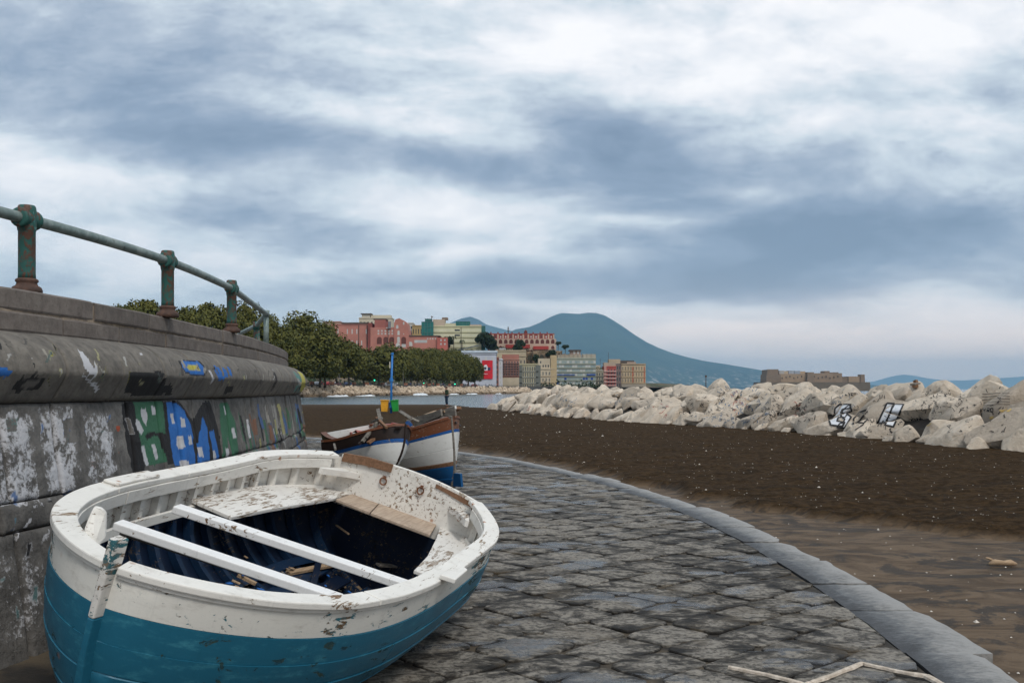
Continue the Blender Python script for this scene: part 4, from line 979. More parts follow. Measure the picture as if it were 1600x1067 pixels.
# ------------------------------------------------------------------ BREAKWATER of pale boulders
m, t, b = new_mat('pale limestone boulder'); p = pos(t); oi = t.new('ShaderNodeObjectInfo').outputs['Random']
n1_ = t.noise(p, 1.7, 8, .66, .4); n2_ = t.noise(p, 9, 7, .7); n3_ = t.noise(p, 40, 4, .7)
c = t.mix(t.step(n1_, .36, .64), (.86, .735, .59), (.62, .515, .40))
c = t.mix(t.math('MULTIPLY', t.step(n2_, .50, .66), .55), c, (.74, .68, .60))
c = t.mix(t.math('MULTIPLY', t.step(t.noise(t.mapping(p, (1, 1, .5)), 2.6, 9, .72), .54, .66), .62), c, (.22, .20, .18))
c = t.mix(t.math('MULTIPLY', t.step(t.noise(p, 1.3, 6, .6), .60, .72), .5), c, (.46, .30, .16))
c = t.mix(t.math('MULTIPLY', t.math('MULTIPLY', oi, oi), .62), c, (.42, .35, .28))
t.put(b.inputs['Base Color'], c); b.inputs['Roughness'].default_value = .9; b.inputs['Specular IOR Level'].default_value = .2
t.put(b.inputs['Normal'], t.bump(t.math('ADD', t.math('MULTIPLY', n2_, 1.0), t.math('MULTIPLY', n3_, .5)), 1.0, .10)); M_rock = m
def boulder_mesh(seed, fine=2, name='boulder'):
    r = random.Random(seed); bm = bmesh.new(); ax_ = (r.uniform(1.05, 1.4), r.uniform(.68, .9), r.uniform(.45, .62))
    for i in range(15):
        v = Vector((r.gauss(0, 1), r.gauss(0, 1), r.gauss(0, 1))).normalized() * r.uniform(.82, 1.0); bm.verts.new((v.x * ax_[0], v.y * ax_[1], v.z * ax_[2]))
    q = bmesh.ops.convex_hull(bm, input=bm.verts); bmesh.ops.delete(bm, geom=[g for g in q['geom_interior'] if isinstance(g, bmesh.types.BMVert)], context='VERTS')
    bmesh.ops.subdivide_edges(bm, edges=[e for e in bm.edges if e.calc_length() > .22], cuts=3, use_grid_fill=True)
    bmesh.ops.triangulate(bm, faces=bm.faces)
    bmesh.ops.smooth_vert(bm, verts=bm.verts, factor=.45, use_axis_x=True, use_axis_y=True, use_axis_z=True)
    for v in bm.verts:
        n = v.co.normalized(); v.co += n * (.10 * fbm(v.co * 1.7 + Vector((seed, 0, 0)), 5) + .02 * noise.noise(v.co * 7))
    me = bpy.data.meshes.new(name); bm.to_mesh(me); bm.free(); me.materials.append(M_rock); me.polygons.foreach_set('use_smooth', [True] * len(me.polygons))
    me.update()
    if hasattr(me, 'set_sharp_from_angle'): me.set_sharp_from_angle(angle=R(22))
    return me
BK = empty('breakwater', (0, 0, 0), 0, 'long breakwater heap of pale limestone boulders with graffiti along the beach', 'breakwater')
rocks = [boulder_mesh(100 + i) for i in range(16)]
bwp = [Vector(q) for q in BW]; bs = [0]
for a, c_ in zip(bwp, bwp[1:]): bs.append(bs[-1] + (c_ - a).length)
def bw_at(s):
    i = 1
    while i < len(bs) - 1 and bs[i] < s: i += 1
    k = (s - bs[i - 1]) / (bs[i] - bs[i - 1]); d_ = (bwp[i] - bwp[i - 1]).normalized(); return bwp[i - 1].lerp(bwp[i], k), Vector((d_.y, -d_.x))     # normal points seaward
rk_objs = []
def put_rock(x, y, z, sc, rot):
    o = link('boulder', rnd.choice(rocks), BK, (x, y, z), rot, sc); rk_objs.append(o)
tot = bs[-1]; rr_ = random.Random(21)
for (off, zc, sc0, stp) in ((.45, .22, .78, 1.02), (.0, .06, .34, 1.3), (1.35, .85, .88, 1.12), (2.35, 1.25, .78, 1.12), (3.5, 1.30, .95, 1.5), (5.0, .95, 1.0, 1.9)):
    s = rr_.uniform(0, .5)
    while s < tot - 1:
        q, n = bw_at(s); end = smooth01(0, 9, tot - s)
        big = 1.16 if s < 34 else (1.02 if s < 55 else .9)
        sc = sc0 * rr_.uniform(.72, 1.30) * big
        if off == 0 and rr_.random() < .4: s += stp; continue
        zz = (zc * (1.04 if s < 36 else .96) + rr_.uniform(-.08, .08) * (.4 if off > 2 else 1)) * (.25 + .75 * end)
        d = q + n * (off + rr_.uniform(-.2, .25)) * (.5 + .5 * end)
        # slabs lean on the slope, long side up to the right as seen from the beach
        yaw = math.atan2(-n.x, n.y) + rr_.uniform(-.6, .6)
        dv = Vector((-n.y, n.x, 0)); upv = (Vector((n.x, n.y, 0)) * .75 + Vector((0, 0, .66))).normalized(); al = rr_.uniform(.1, 1.15) if rr_.random() < .8 else rr_.uniform(-.5, 1.6)
        if off > 2: al = rr_.uniform(-.15, .45)
        X_ = (-dv * math.cos(al) * (1 if dv.x < 0 else -1) * 1 + upv * math.sin(al)).normalized(); Z_ = X_.cross((dv * math.sin(al) + upv * math.cos(al))).normalized()
        if Z_.z < 0: Z_ = -Z_
        Y_ = Z_.cross(X_).normalized(); Z_ = X_.cross(Y_); Mr = Matrix((X_, Y_, Z_)).transposed() @ Matrix.Rotation(rr_.uniform(-.35, .35), 3, 'X') @ Matrix.Rotation(rr_.uniform(-.3, .3), 3, 'Y')
        put_rock(d.x, d.y, zz - (0.02 if off else .03), (sc * rr_.uniform(.78, 1.15), sc * rr_.uniform(.72, 1.0), sc * rr_.uniform(.75, 1.15)), Mr.to_euler())
        s += stp * rr_.uniform(.75, 1.2) * (big if off else 1)
# core below the boulders
mb = MB(); rings = []
for i in range(60):
    q, n = bw_at(tot * i / 59); e = .25 + .75 * smooth01(0, 9, tot - tot * i / 59)
    rings.append([(q.x + n.x * a_, q.y + n.y * a_, z * e if z > 0 else z) for a_, z in ((.35, -.3), (.9, .35), (1.7, .8), (2.8, 1.1), (4.6, 1.1), (6.5, .3), (9, -1.5))])
mb.quadstrip(rings); mb.build('rubble_core', simple('dark rubble between boulders', (.045, .038, .03), (.025, .02, .017), 2, .95, .9, 9, world_space=True), BK)
# graffiti strokes sprayed on the boulders: ribbons laid on the real rock surface
bpy.context.view_layer.update()
bv, bf = [], []
for o in rk_objs:
    if o.location.y > 62: continue
    b0 = len(bv); Mw = o.matrix_world; bv += [Mw @ v.co for v in o.data.vertices]; bf += [tuple(b0 + i for i in p_.vertices) for p_ in o.data.polygons]
tree = BVHTree.FromPolygons(bv, bf)
def hit(px, py):
    dr = Vector(((px - 800) / F, 1, (HZ - py) / F)).normalized(); h = tree.ray_cast(Vector((0, 0, EYE)), dr)
    return (h[0], h[1]) if h[0] is not None else (None, None)
M_gk = simple('black spray paint', (.018, .018, .02), (.035, .033, .032), 20, .7); M_gw = simple('white spray paint', (.72, .73, .75), (.55, .56, .58), 9, .7); M_gb = simple('blue grey spray paint', (.10, .16, .24), (.20, .24, .28), 9, .7); M_gr = simple('red spray paint', (.36, .09, .06), (.45, .2, .15), 9, .7); M_gy = simple('ochre spray paint', (.55, .36, .10), (.6, .45, .2), 9, .7)
gk, gw = MB(), MB()
def stroke(mb, pts, w, lift=.012, mi=0):
    P = []
    for (a, b_) in zip(pts, pts[1:]):
        n = max(1, int(math.hypot(b_[0] - a[0], b_[1] - a[1]) / 2.0))
        for k in range(n): P.append((a[0] + (b_[0] - a[0]) * k / n, a[1] + (b_[1] - a[1]) * k / n))
    P.append(pts[-1]); H_ = [hit(*q) for q in P]; run = []
    def flush():
        if len(run) > 1:
            rings = []
            for i, (c_, n_) in enumerate(run):
                d_ = (run[min(i + 1, len(run) - 1)][0] - run[max(0, i - 1)][0]); 
                if d_.length < 1e-6: continue
                s_ = d_.normalized().cross(n_).normalized() * w * (1 + .25 * noise.noise(c_ * 6)) ; rings.append([c_ - s_ + n_ * lift, c_ + n_ * (lift + .003), c_ + s_ + n_ * lift])
            if len(rings) > 1: mb.quadstrip(rings, False, mi)
        run.clear()
    for h_, n_ in H_:
        if h_ is None: flush(); continue
        if run and (h_ - run[-1][0]).length > .30: flush()
        run.append((h_, n_))
    flush()
def fill(mb, poly, mi=0, lift=.008, st=1.6):
    x0, x1 = min(p_[0] for p_ in poly), max(p_[0] for p_ in poly); y0, y1 = min(p_[1] for p_ in poly), max(p_[1] for p_ in poly)
    nx_, ny_ = int((x1 - x0) / st) + 2, int((y1 - y0) / st) + 2; idx = {}
    for j in range(ny_):
        for i in range(nx_):
            px, py = x0 + i * st, y0 + j * st
            if inside(poly, px, py):
                h_, n_ = hit(px, py)
                if h_ is not None: idx[(i, j)] = (len(mb.v), h_); mb.v.append(tuple(h_ + n_ * lift))
    for (i, j), (a, ha) in idx.items():
        q = [idx.get(k) for k in ((i + 1, j), (i + 1, j + 1), (i, j + 1))]
        if all(q) and max((k[1] - ha).length for k in q) < .25: mb.f.append((a, q[0][0], q[1][0], q[2][0])); mb.m.append(mi)
def outline(poly, w=.030, white=True):
    if white: fill(gw, poly)
    stroke(gk, poly + [poly[0]], w, .016)
sxk = lambda pts, x, y, k=1: [(x + a * k, y + b_ * k) for a, b_ in pts]
outline([(1305, 638), (1312, 632), (1330, 632), (1328, 638), (1316, 640), (1314, 645), (1325, 646), (1321, 652), (1310, 652), (1308, 658), (1320, 660), (1316, 666), (1298, 664), (1295, 655), (1303, 650)])
outline([(1318, 640), (1328, 632), (1331, 642), (1322, 645), (1330, 652), (1320, 668), (1308, 668), (1312, 662), (1318, 660), (1320, 655), (1314, 650)])
outline([(1386, 630), (1398, 631), (1384, 660), (1371, 662)])
outline([(1396, 632), (1412, 632), (1396, 667), (1383, 664)])
stroke(gk, [(1355, 640), (1343, 644), (1334, 654), (1333, 664), (1340, 660), (1350, 650), (1356, 642)], .028); stroke(gk, [(1350, 648), (1341, 660), (1350, 661), (1356, 655)], .026); stroke(gk, [(1336, 672), (1348, 664), (1352, 658)], .02)
rg = random.Random(5)
LET = [[(0, 0), (0, 6)], [(0, 3), (4, 0)], [(0, 3), (4, 6)], [(6, 0), (8, 3), (10, 0)], [(8, 3), (8, 6)], [(12, 6), (12, 0), (16, 0), (16, 3), (12, 3), (16, 6)], [(18, 0), (22, 0), (22, 6), (18, 6), (18, 0)]]
for (x, y, k, mi) in ((1321, 614, .75, 0), (1424, 654, .8, 0), (1532, 638, .9, 0)):
    for L in LET: stroke(gk, sxk(L, x, y, k), .014)
def scrib(x, y, w, h, n, mi=0, wd=.012):
    for i in range(n):
        cx_, cy_ = x + rg.uniform(0, w), y + rg.uniform(0, h); s = rg.uniform(2, 4.5); L = rg.randint(2, 4)
        stroke(gk, [(cx_ + rg.uniform(-s, s), cy_ + rg.uniform(-s, s)) for _ in range(L)], wd * rg.uniform(.6, 1.2), mi=mi)
scrib(1120, 602, 65, 60, 85, 2); scrib(1120, 602, 60, 60, 55, 0, .010); scrib(1140, 600, 30, 50, 25, 1, .012); scrib(1160, 615, 40, 55, 30, 2)
scrib(1180, 605, 60, 50, 40, 0, .011); scrib(1300, 605, 50, 60, 26, 2, .010); scrib(1480, 605, 90, 70, 44, 0, .009); scrib(940, 612, 50, 30, 20, 2, .011); scrib(1060, 612, 60, 40, 26, 0, .011); scrib(1238, 620, 38, 40, 34); scrib(1242, 628, 22, 26, 12, 1, .016); scrib(1190, 630, 30, 25, 22); scrib(1440, 602, 70, 40, 46, 0, .009); scrib(1430, 618, 40, 25, 20, 0, .009); scrib(1330, 610, 60, 50, 18, 0, .009)
scrib(1085, 640, 60, 40, 30, 2, .012); scrib(870, 615, 30, 22, 26, 2, .013); scrib(1000, 618, 40, 20, 16, 0, .012); scrib(1015, 628, 30, 30, 10, 1, .014); scrib(820, 632, 12, 10, 5, 1, .014); scrib(1350, 655, 60, 30, 22); scrib(1420, 652, 30, 18, 22, 0, .010); scrib(1290, 612, 30, 22, 12, 0, .009)
for k in range(5): stroke(gk, [(1535, 616 + k * 4.5), (1560, 614 + k * 4.4), (1578, 615 + k * 4.2)], .006)
fill(gk, [(1446, 658), (1454, 656), (1456, 663), (1449, 668), (1444, 664)], 3); fill(gk, [(1560, 640), (1582, 637), (1580, 643), (1564, 646)], 3); fill(gk, [(1545, 652), (1552, 648), (1556, 655), (1548, 657)], 3)
tag(gw.build('graffiti_fill', [M_gw, M_gr, M_gb, M_gy], BK), kind='stuff')
tag(gk.build('graffiti_strokes', [M_gk, M_gr, M_gb, M_gy], BK), kind='stuff')
# rusty brown lump of scrap on the crest
q, _ = hit(1432, 603)
if q is None: q = at(1432, 603, 33)
sc_ = empty('scrap_wood', tuple(q), 1.1, 'small dark brown broken timber lying on top of the pale boulders', 'scrap timber')
mb = MB(); mb.bar((-.3, 0, .0), (.25, .1, .03), .16, .12); mb.build('timber', M_brownwood, sc_); mb = MB(); mb.bar((.1, 0, .0), (.14, .05, .20), .10, .12); mb.build('upright_stub', M_brownwood, sc_)
mb = MB(); mb.bar((-.3, .1, .05), (-.05, -.05, .09), .2, .05); mb.build('board', M_oldgrey, sc_)

# ------------------------------------------------------------------ FAR SHORE
COAST = [(-120, 30), (-86, 100), (-74, 180), (-62, 280), (-46, 350), (-22, 430), (-5, 470), (12, 520), (44, 600), (80, 690), (118, 740), (128, 810), (60, 1100), (0, 1500)]
cp = catmull(COAST, 6); ROAD = 2.55
M_road = simple('promenade asphalt', (.10, .098, .095), (.07, .07, .068), .3, .9, world_space=True)
V = [(p_.x, p_.y, ROAD) for p_ in cp] + [(-900, 1500, ROAD), (-900, 30, ROAD)]; n = len(V)
V += [(x, y, -3) for x, y, z in V]
fs = [tuple(range(n))] + [(i, i + n, (i + 1) % n + n, (i + 1) % n) for i in range(n)]
tag(link('promenade', mk('promenade', V, fs, M_road)), kind='structure')
cs = [0]
for a, c_ in zip(cp, cp[1:]): cs.append(cs[-1] + (c_ - a).length)
def coast_at(s):
    i = max(1, min(len(cs) - 1, bisect.bisect(cs, s))); k = (s - cs[i - 1]) / (cs[i] - cs[i - 1]); d_ = (cp[i] - cp[i - 1]).normalized(); return cp[i - 1].lerp(cp[i], k), Vector((d_.y, -d_.x))   # seaward
def coast_px(px):      # arc length where the coast crosses this image column
    for i in range(1, len(cp)):
        f0 = 800 + F * cp[i - 1].x / cp[i - 1].y; f1 = 800 + F * cp[i].x / cp[i].y
        if f0 <= px <= f1: return cs[i - 1] + (cs[i] - cs[i - 1]) * (px - f0) / (f1 - f0)
    return cs[-1]
# rocks of the far revetment: each is under ten pixels, so they are one heap
RV = empty('rock_revetment', (0, 0, 0), 0, 'band of small tan and cream rocks at the water below the seafront road', 'rock revetment')
vv, ff = [], []
base = []
for i in range(6):
    bm = bmesh.new(); r_ = random.Random(i + 60)
    for _ in range(11): v = Vector((r_.gauss(0, 1), r_.gauss(0, 1), r_.gauss(0, 1))).normalized(); bm.verts.new((v.x, v.y * .8, v.z * .6))
    q = bmesh.ops.convex_hull(bm, input=bm.verts); bmesh.ops.delete(bm, geom=[g for g in q['geom_interior'] if isinstance(g, bmesh.types.BMVert)], context='VERTS')
    bm.verts.index_update(); base.append(([v.co.copy() for v in bm.verts], [tuple(v.index for v in f.verts) for f in bm.faces])); bm.free()
s = coast_px(380)
if s >= cs[-1]: s = 250
s_end = coast_px(800)
while s < s_end + 25:
    q, n_ = coast_at(s)
    for k in range(6):
        g = rnd.choice(base); sc = rnd.uniform(.55, 1.25); o_ = rnd.uniform(.2, 4.8); z = 2.35 - o_ * .64 + rnd.uniform(-.3, .3); rot = Matrix.Rotation(rnd.random() * 6, 3, Vector((rnd.random(), rnd.random(), rnd.random())).normalized())
        b0 = len(vv); c_ = Vector((q.x + n_.x * o_, q.y + n_.y * o_ + rnd.uniform(-.4, .4), z)); vv += [tuple(c_ + (rot @ v) * sc) for v in g[0]]; ff += [tuple(b0 + i for i in f) for f in g[1]]
    s += .62
m, t, b = new_mat('tan revetment rock'); p = pos(t); zz = t.new('ShaderNodeSeparateXYZ'); t.l.new(p, zz.inputs[0])
c = t.mix(t.step(t.noise(p, .8, 5, .6), .35, .65), (.60, .49, .37), (.42, .33, .24)); c = t.mix(t.math('SUBTRACT', 1, t.step(t.math('ADD', zz.outputs[2], t.noise(p, .7, 4)), .2, 1.3)), c, (.17, .12, .075)); t.put(b.inputs['Base Color'], c); b.inputs['Roughness'].default_value = .9
tag(link('revetment_rocks', mk('revetment_rocks', vv, ff, m), RV), kind='stuff')
# small surf patches against the rocks
M_foam = simple('white surf', (.80, .82, .84), (.6, .66, .7), .8, .7, world_space=True); mb = MB()
for px in (497, 505, 540, 548, 632, 634, 637, 688, 690, 716, 720, 760):
    s = coast_px(px); q, n_ = coast_at(s)
    for k in range(9):
        c_ = Vector((q.x + n_.x * (4.9 + rnd.uniform(0, 2.2)), q.y + n_.y * 5 + rnd.uniform(-5, 5), SEA)); w = rnd.uniform(.3, 1.3) * (1 + k % 2 * .5); h = rnd.uniform(.1, .5) * (1.6 if px in (632, 634, 637) else 1)
        mb.quadstrip([[(c_.x + w * math.cos(a_) * r, c_.y + .8 * math.sin(a_) * r, c_.z + h * z_) for a_ in [R(45 * j) for j in range(8)]] for r, z_ in ((1, -.05), (.7, .6), (.25, 1))], True, 0, True)
tag(mb.build('surf', M_foam), 'white surf breaking against the rocks of the far shore', 'surf', kind='stuff')
# waves running onto the beach
# sea front parapet and railing
M_par = simple('dark parapet', (.10, .09, .085), (.06, .055, .05), .7, .9, world_space=True)
PR = empty('seafront_parapet', (0, 0, 0), 0, 'long dark parapet with bars along the seafront road below the trees', 'parapet')
mb = MB(); rings = []; s = coast_px(400) if coast_px(400) < cs[-1] else 250
s0 = s
while s < cs[-1] - 500: 
    q, n_ = coast_at(s); rings.append([(q.x - n_.x * o_, q.y - n_.y * o_, z) for o_, z in ((.1, ROAD - .4), (.1, ROAD + .45), (.5, ROAD + .45), (.5, ROAD))]); s += 6
mb.quadstrip(rings); mb.build('low_wall', M_par, PR)
mb = MB(); s = s0; prev = None
while s < cs[-1] - 500:
    q, n_ = coast_at(s); a = Vector((q.x - n_.x * .3, q.y - n_.y * .3, ROAD + .45)); mb.bar(a, a + Vector((0, 0, .55)), .10, .10, (0, 1, 0))
    if prev is not None: mb.bar(prev + Vector((0, 0, .5)), a + Vector((0, 0, .5)), .09, .09); mb.bar(prev + Vector((0, 0, .25)), a + Vector((0, 0, .25)), .06, .06)
    prev = a; s += 2.2
mb.build('bars', M_par, PR)

# ------------------------------------------------------------------ TREES
def leaf_mat(name, c1, c2, c3):
    m, t, b = new_mat(name); p = pos(t); n = t.noise(p, .35, 4, .6); n2 = t.noise(p, 2.2, 3, .6)
    c = t.mix(t.step(n, .38, .62), c1, c2); c = t.mix(t.math('MULTIPLY', t.step(n2, .50, .70), .7), c, c3)
    t.put(b.inputs['Base Color'], c); b.inputs['Roughness'].default_value = .7; b.inputs['Specular IOR Level'].default_value = .2
    return m
M_leaf = leaf_mat('holm oak leaves', (.056, .064, .014), (.100, .098, .020), (.145, .128, .030))
M_leafd = leaf_mat('dark leaves', (.012, .024, .010), (.022, .040, .014), (.04, .06, .02))
M_bark = simple('grey brown bark', (.10, .08, .06), (.06, .05, .04), 1, .9)
def crown_mesh(seed, n_leaf, size, nb=34, squash=1.0, mat=None):
    """a unit crown (radius 1, height 2*squash, bottom at 0) made of many leaf sprays on lumpy boughs"""
    r = random.Random(seed); v, f = [], []; blobs = []
    for i in range(nb):
        d_ = Vector((r.gauss(0, 1), r.gauss(0, 1), r.gauss(0, .9))).normalized(); k = r.uniform(.48, .80)
        blobs.append((Vector((d_.x * k, d_.y * k, (d_.z * k))), r.uniform(.20, .36)))
    for i in range(8): d_ = Vector((r.gauss(0, 1), r.gauss(0, 1), r.gauss(0, 1))).normalized() * .3; blobs.append((d_, .4))
    for i in range(n_leaf):
        c_, br = blobs[r.randrange(len(blobs))] if i % 6 else blobs[r.randrange(nb)]
        d_ = Vector((r.gauss(0, 1), r.gauss(0, 1), r.gauss(0, 1))).normalized(); q = c_ + d_ * br * r.uniform(.72, 1.08)
        n_ = (d_ + Vector((r.gauss(0, .5), r.gauss(0, .5), r.gauss(0, .5) + .25))).normalized(); a = n_.orthogonal().normalized(); b_ = n_.cross(a); an = r.random() * 6.3
        a, b_ = a * math.cos(an) + b_ * math.sin(an), b_ * math.cos(an) - a * math.sin(an); s = size * r.uniform(.6, 1.3); b0 = len(v)
        for (x, y) in ((-1, -.5), (.1, -.8), (1, 0), (.2, .8), (-.8, .6)): p_ = q + a * x * s + b_ * y * s; v.append((p_.x, p_.y, (p_.z + 1) * squash))
        f.append((b0, b0 + 1, b0 + 2, b0 + 3, b0 + 4))
    return mk('crown', v, f, mat or M_leaf)
crowns = [crown_mesh(i, 13000, .036, 46) for i in range(2)] + [crown_mesh(i + 5, 8000, .045, 40) for i in range(3)]
def trunk_mesh(seed):
    mb = MB(); r = random.Random(seed)
    mb.tube([(0, 0, -.6), (.05, .02, 1.5), (.0, .1, 3.2), (.1, .0, 4.6)], [.42, .34, .30, .26], 8)
    for k in range(4):
        a = k * 1.57 + r.random(); mb.tube([(.05, .0, 3.4 + .2 * k), (math.cos(a) * 1.2, math.sin(a) * 1.2, 5.2), (math.cos(a) * 2.4, math.sin(a) * 2.4, 7.6)], [.2, .14, .07], 6)
    return mb.mesh('trunk', M_bark, True)
trunks = [trunk_mesh(i) for i in range(3)]
def tree(px, ytop, D, wpx, label, group=None, mesh=0, base=ROAD, bottom=None, name='tree', mat=None):
    x = (px - 800) / F * D; e = empty(name, (x, D, base), rnd.random() * 6.28, label, 'tree', group)
    top = EYE + (HZ - ytop) / F * D; rad = wpx / F * D / 2; bz = (top - base) * .20 if bottom is None else bottom * .55; rad *= 1.24
    c_ = link('crown', crowns[mesh] if mat is None else mat, e, (0, 0, bz)); c_.scale = (rad, rad, (top - base - bz) / 2)
    tr_ = link('trunk', trunks[rnd.randrange(3)], e); k = min(1, (top - base) / 12); tr_.scale = (k, k, k)
T1 = [(188, 466, 160, 44, 'small thin crowned tree furthest left behind the railing'), (222, 458, 168, 84, 'broad tree rising left of the second railing post'),
      (292, 472, 184, 76, 'olive green tree just right of the second railing post'), (330, 464, 196, 84, 'tall tree midway between the second and third railing posts'),
      (382, 476, 214, 84, 'wide tree directly behind the third railing post'), (425, 497, 236, 58, 'lower tree showing beside the corner post of the railing'),
      (474, 492, 276, 94, 'tallest rounded tree right of the wall end, before the red complex'), (508, 506, 296, 66, 'steep sided tree whose right edge meets the red complex'),
      (545, 530, 322, 62, 'tree in front of the left wing of the red complex'), (592, 534, 345, 74, 'round tree directly behind the top of the blue pole')]
for i, (px, yt, D, w, lb) in enumerate(T1): tree(px, yt - 3, D, w, lb, 'big trees along the seafront', 0 if D < 200 else (1 if D < 300 else 2 + i % 3), bottom=1.8)
for i, (px, yt, D, w) in enumerate([(448, 500, 262, 60), (460, 540, 262, 60), (500, 535, 290, 60), (410, 500, 226, 60), (525, 540, 330, 50), (568, 545, 350, 50), (612, 548, 380, 50), (255, 478, 178, 50), (360, 480, 210, 60)]):
    tree(px, yt, D, w, 'lower filler tree, ' + ORD[sorted([448, 460, 500, 410, 525, 568, 612, 255, 360]).index(px)] + ' from the left, filling a gap in the seafront row', 'filler trees in the seafront row', 2 + i % 3, bottom=1.4)
for i, px in enumerate(range(632, 752, 10)):
    yt = interp([(630, 540), (650, 541), (700, 543), (725, 548), (740, 556), (752, 572)], px); D = 385 + (px - 632) * .62
    tree(px, yt - 2, D, 40 - i * .8, ORD[i] + ' tree from the left in the dense row ending at the white bannered building', 'trees in the dense row', 2 + i % 3, bottom=1.6)
# ------------------------------------------------------------------ HILL behind the front row
def hill_z(x, y):
    top = interp([(-330, 16), (-230, 21), (-150, 21), (-80, 20), (-40, 23), (22, 25), (40, 19), (62, 3)], x)
    st_ = interp([(-120, 560), (-60, 575), (-20, 600), (10, 640), (30, 668), (60, 720)], x); f = smooth01(st_, st_ + 60, y + 10 * noise.noise(Vector((x * .02, 0, 3)))) * (1 - smooth01(900, 1100, y))
    return ROAD - .2 + top * f + 2.2 * fbm((x * .03, y * .03, 0), 4) * f
V, Fc = [], []; nxh, nyh = 90, 50
for j in range(nyh):
    for i in range(nxh): x = -420 + 560 * i / (nxh - 1); y = 530 + 620 * (j / (nyh - 1)) ** 1.3; V.append((x, y, hill_z(x, y)))
for j in range(nyh - 1):
    for i in range(nxh - 1): a = j * nxh + i; Fc.append((a, a + 1, a + nxh + 1, a + nxh))
m, t, b = new_mat('tuff hill'); p = pos(t)
c = t.mix(t.step(t.noise(p, .06, 6, .65), .42, .56), (.20, .15, .10), (.035, .05, .02)); c = t.mix(t.step(t.noise(p, .3, 5, .6), .5, .7), c, (.15, .115, .08)); t.put(b.inputs['Base Color'], c); b.inputs['Roughness'].default_value = .95
t.put(b.inputs['Normal'], t.bump(t.noise(p, .5, 5), .8, 2)); tag(link('hill', mk('hill', V, Fc, m)), kind='structure')

V, Fc = [], []; rgw = random.Random(9)
for i in range(26000):
    x = rgw.uniform(-200, 58); y = rgw.uniform(560, 735); z = hill_z(x, y)
    if noise.noise(Vector((x * .045, y * .045, 0))) < (.05 if x > -25 else -.3): continue
    hb = 4.5 * max(.2, noise.noise(Vector((x * .13, y * .13, 5))) + .6); c_ = Vector((x, y, z + hb * rgw.random() ** .6)); b0 = len(V)
    for k in range(4): V.append(tuple(c_ + Vector((rgw.uniform(-.8, .8), rgw.uniform(-.6, .6), rgw.uniform(-.6, .6)))))
    Fc.append((b0, b0 + 1, b0 + 2, b0 + 3))
HV = (V, Fc)
# ------------------------------------------------------------------ BUILDINGS
tag(link('hillside_scrub', mk('hillside_scrub', V, Fc, M_leafd)), 'dark green scrub and treetops covering the hillside between the houses', 'scrub', kind='stuff')
MC = {}
def bmat(col, rough=.85):
    key = tuple(round(c, 3) for c in col)
    if key not in MC: MC[key] = simple('render %d' % len(MC), col, tuple(c * .80 for c in col), .12, rough, world_space=True)
    return MC[key]
M_pane = simple('dark window glass', (.035, .040, .045), (.06, .065, .07), .3, .25, spec=.5, world_space=True)
M_paneL = simple('pale shutters', (.52, .52, .49), (.40, .41, .40), .3, .7, world_space=True)
M_paneG = simple('grey green glazing', (.30, .36, .35), (.20, .26, .27), .4, .3, world_space=True)
M_paneB = simple('blue awning cloth', (.02, .07, .32), None, 1, .7, world_space=True)
M_frame = simple('pale surround', (.50, .46, .38), None, .5, .8, world_space=True)
M_roofd = simple('dark roof', (.10, .075, .06), None, .5, .9, world_space=True)
WM = {}
def win_mesh(w, h, pane, frame, arch=False, d=.25):
    key = (round(w, 1), round(h, 1), pane.name, frame.name if frame else '', arch)
    if key in WM: return WM[key]
    mb = MB(); f = .18
    if arch:
        pts = [(-w / 2, 0), (w / 2, 0)] + [(w / 2 * math.cos(R(a)), h - w / 2 + w / 2 * math.sin(R(a))) for a in range(0, 181, 30)]
        mb.quadstrip([[(x, -.02, z) for x, z in pts], [(x, .3, z) for x, z in pts]], True, 0, True)
        if frame:
            q = [(x * (1 + .5 / w), (z - 0) * 1.0 + (.25 if z > 0 else 0)) for x, z in pts]; mb.quadstrip([[(x, -.0, z) for x, z in q], [(x, .28, z) for x, z in q]], True, 1, True)
    else:
        mb.box(-w / 2, w / 2, -.04, .3, 0, h, 0)
        if frame:
            mb.box(-w / 2 - f, -w / 2, -.14, .3, -f, h + f, 1); mb.box(w / 2, w / 2 + f, -.14, .3, -f, h + f, 1); mb.box(-w / 2, w / 2, -.14, .3, h, h + f, 1); mb.box(-w / 2, w / 2, -.18, .3, -f, 0, 1)
            mb.box(-.04, .04, -.08, .29, 0, h, 1)
    WM[key] = mb.mesh('window', [pane, frame or M_frame]); return WM[key]
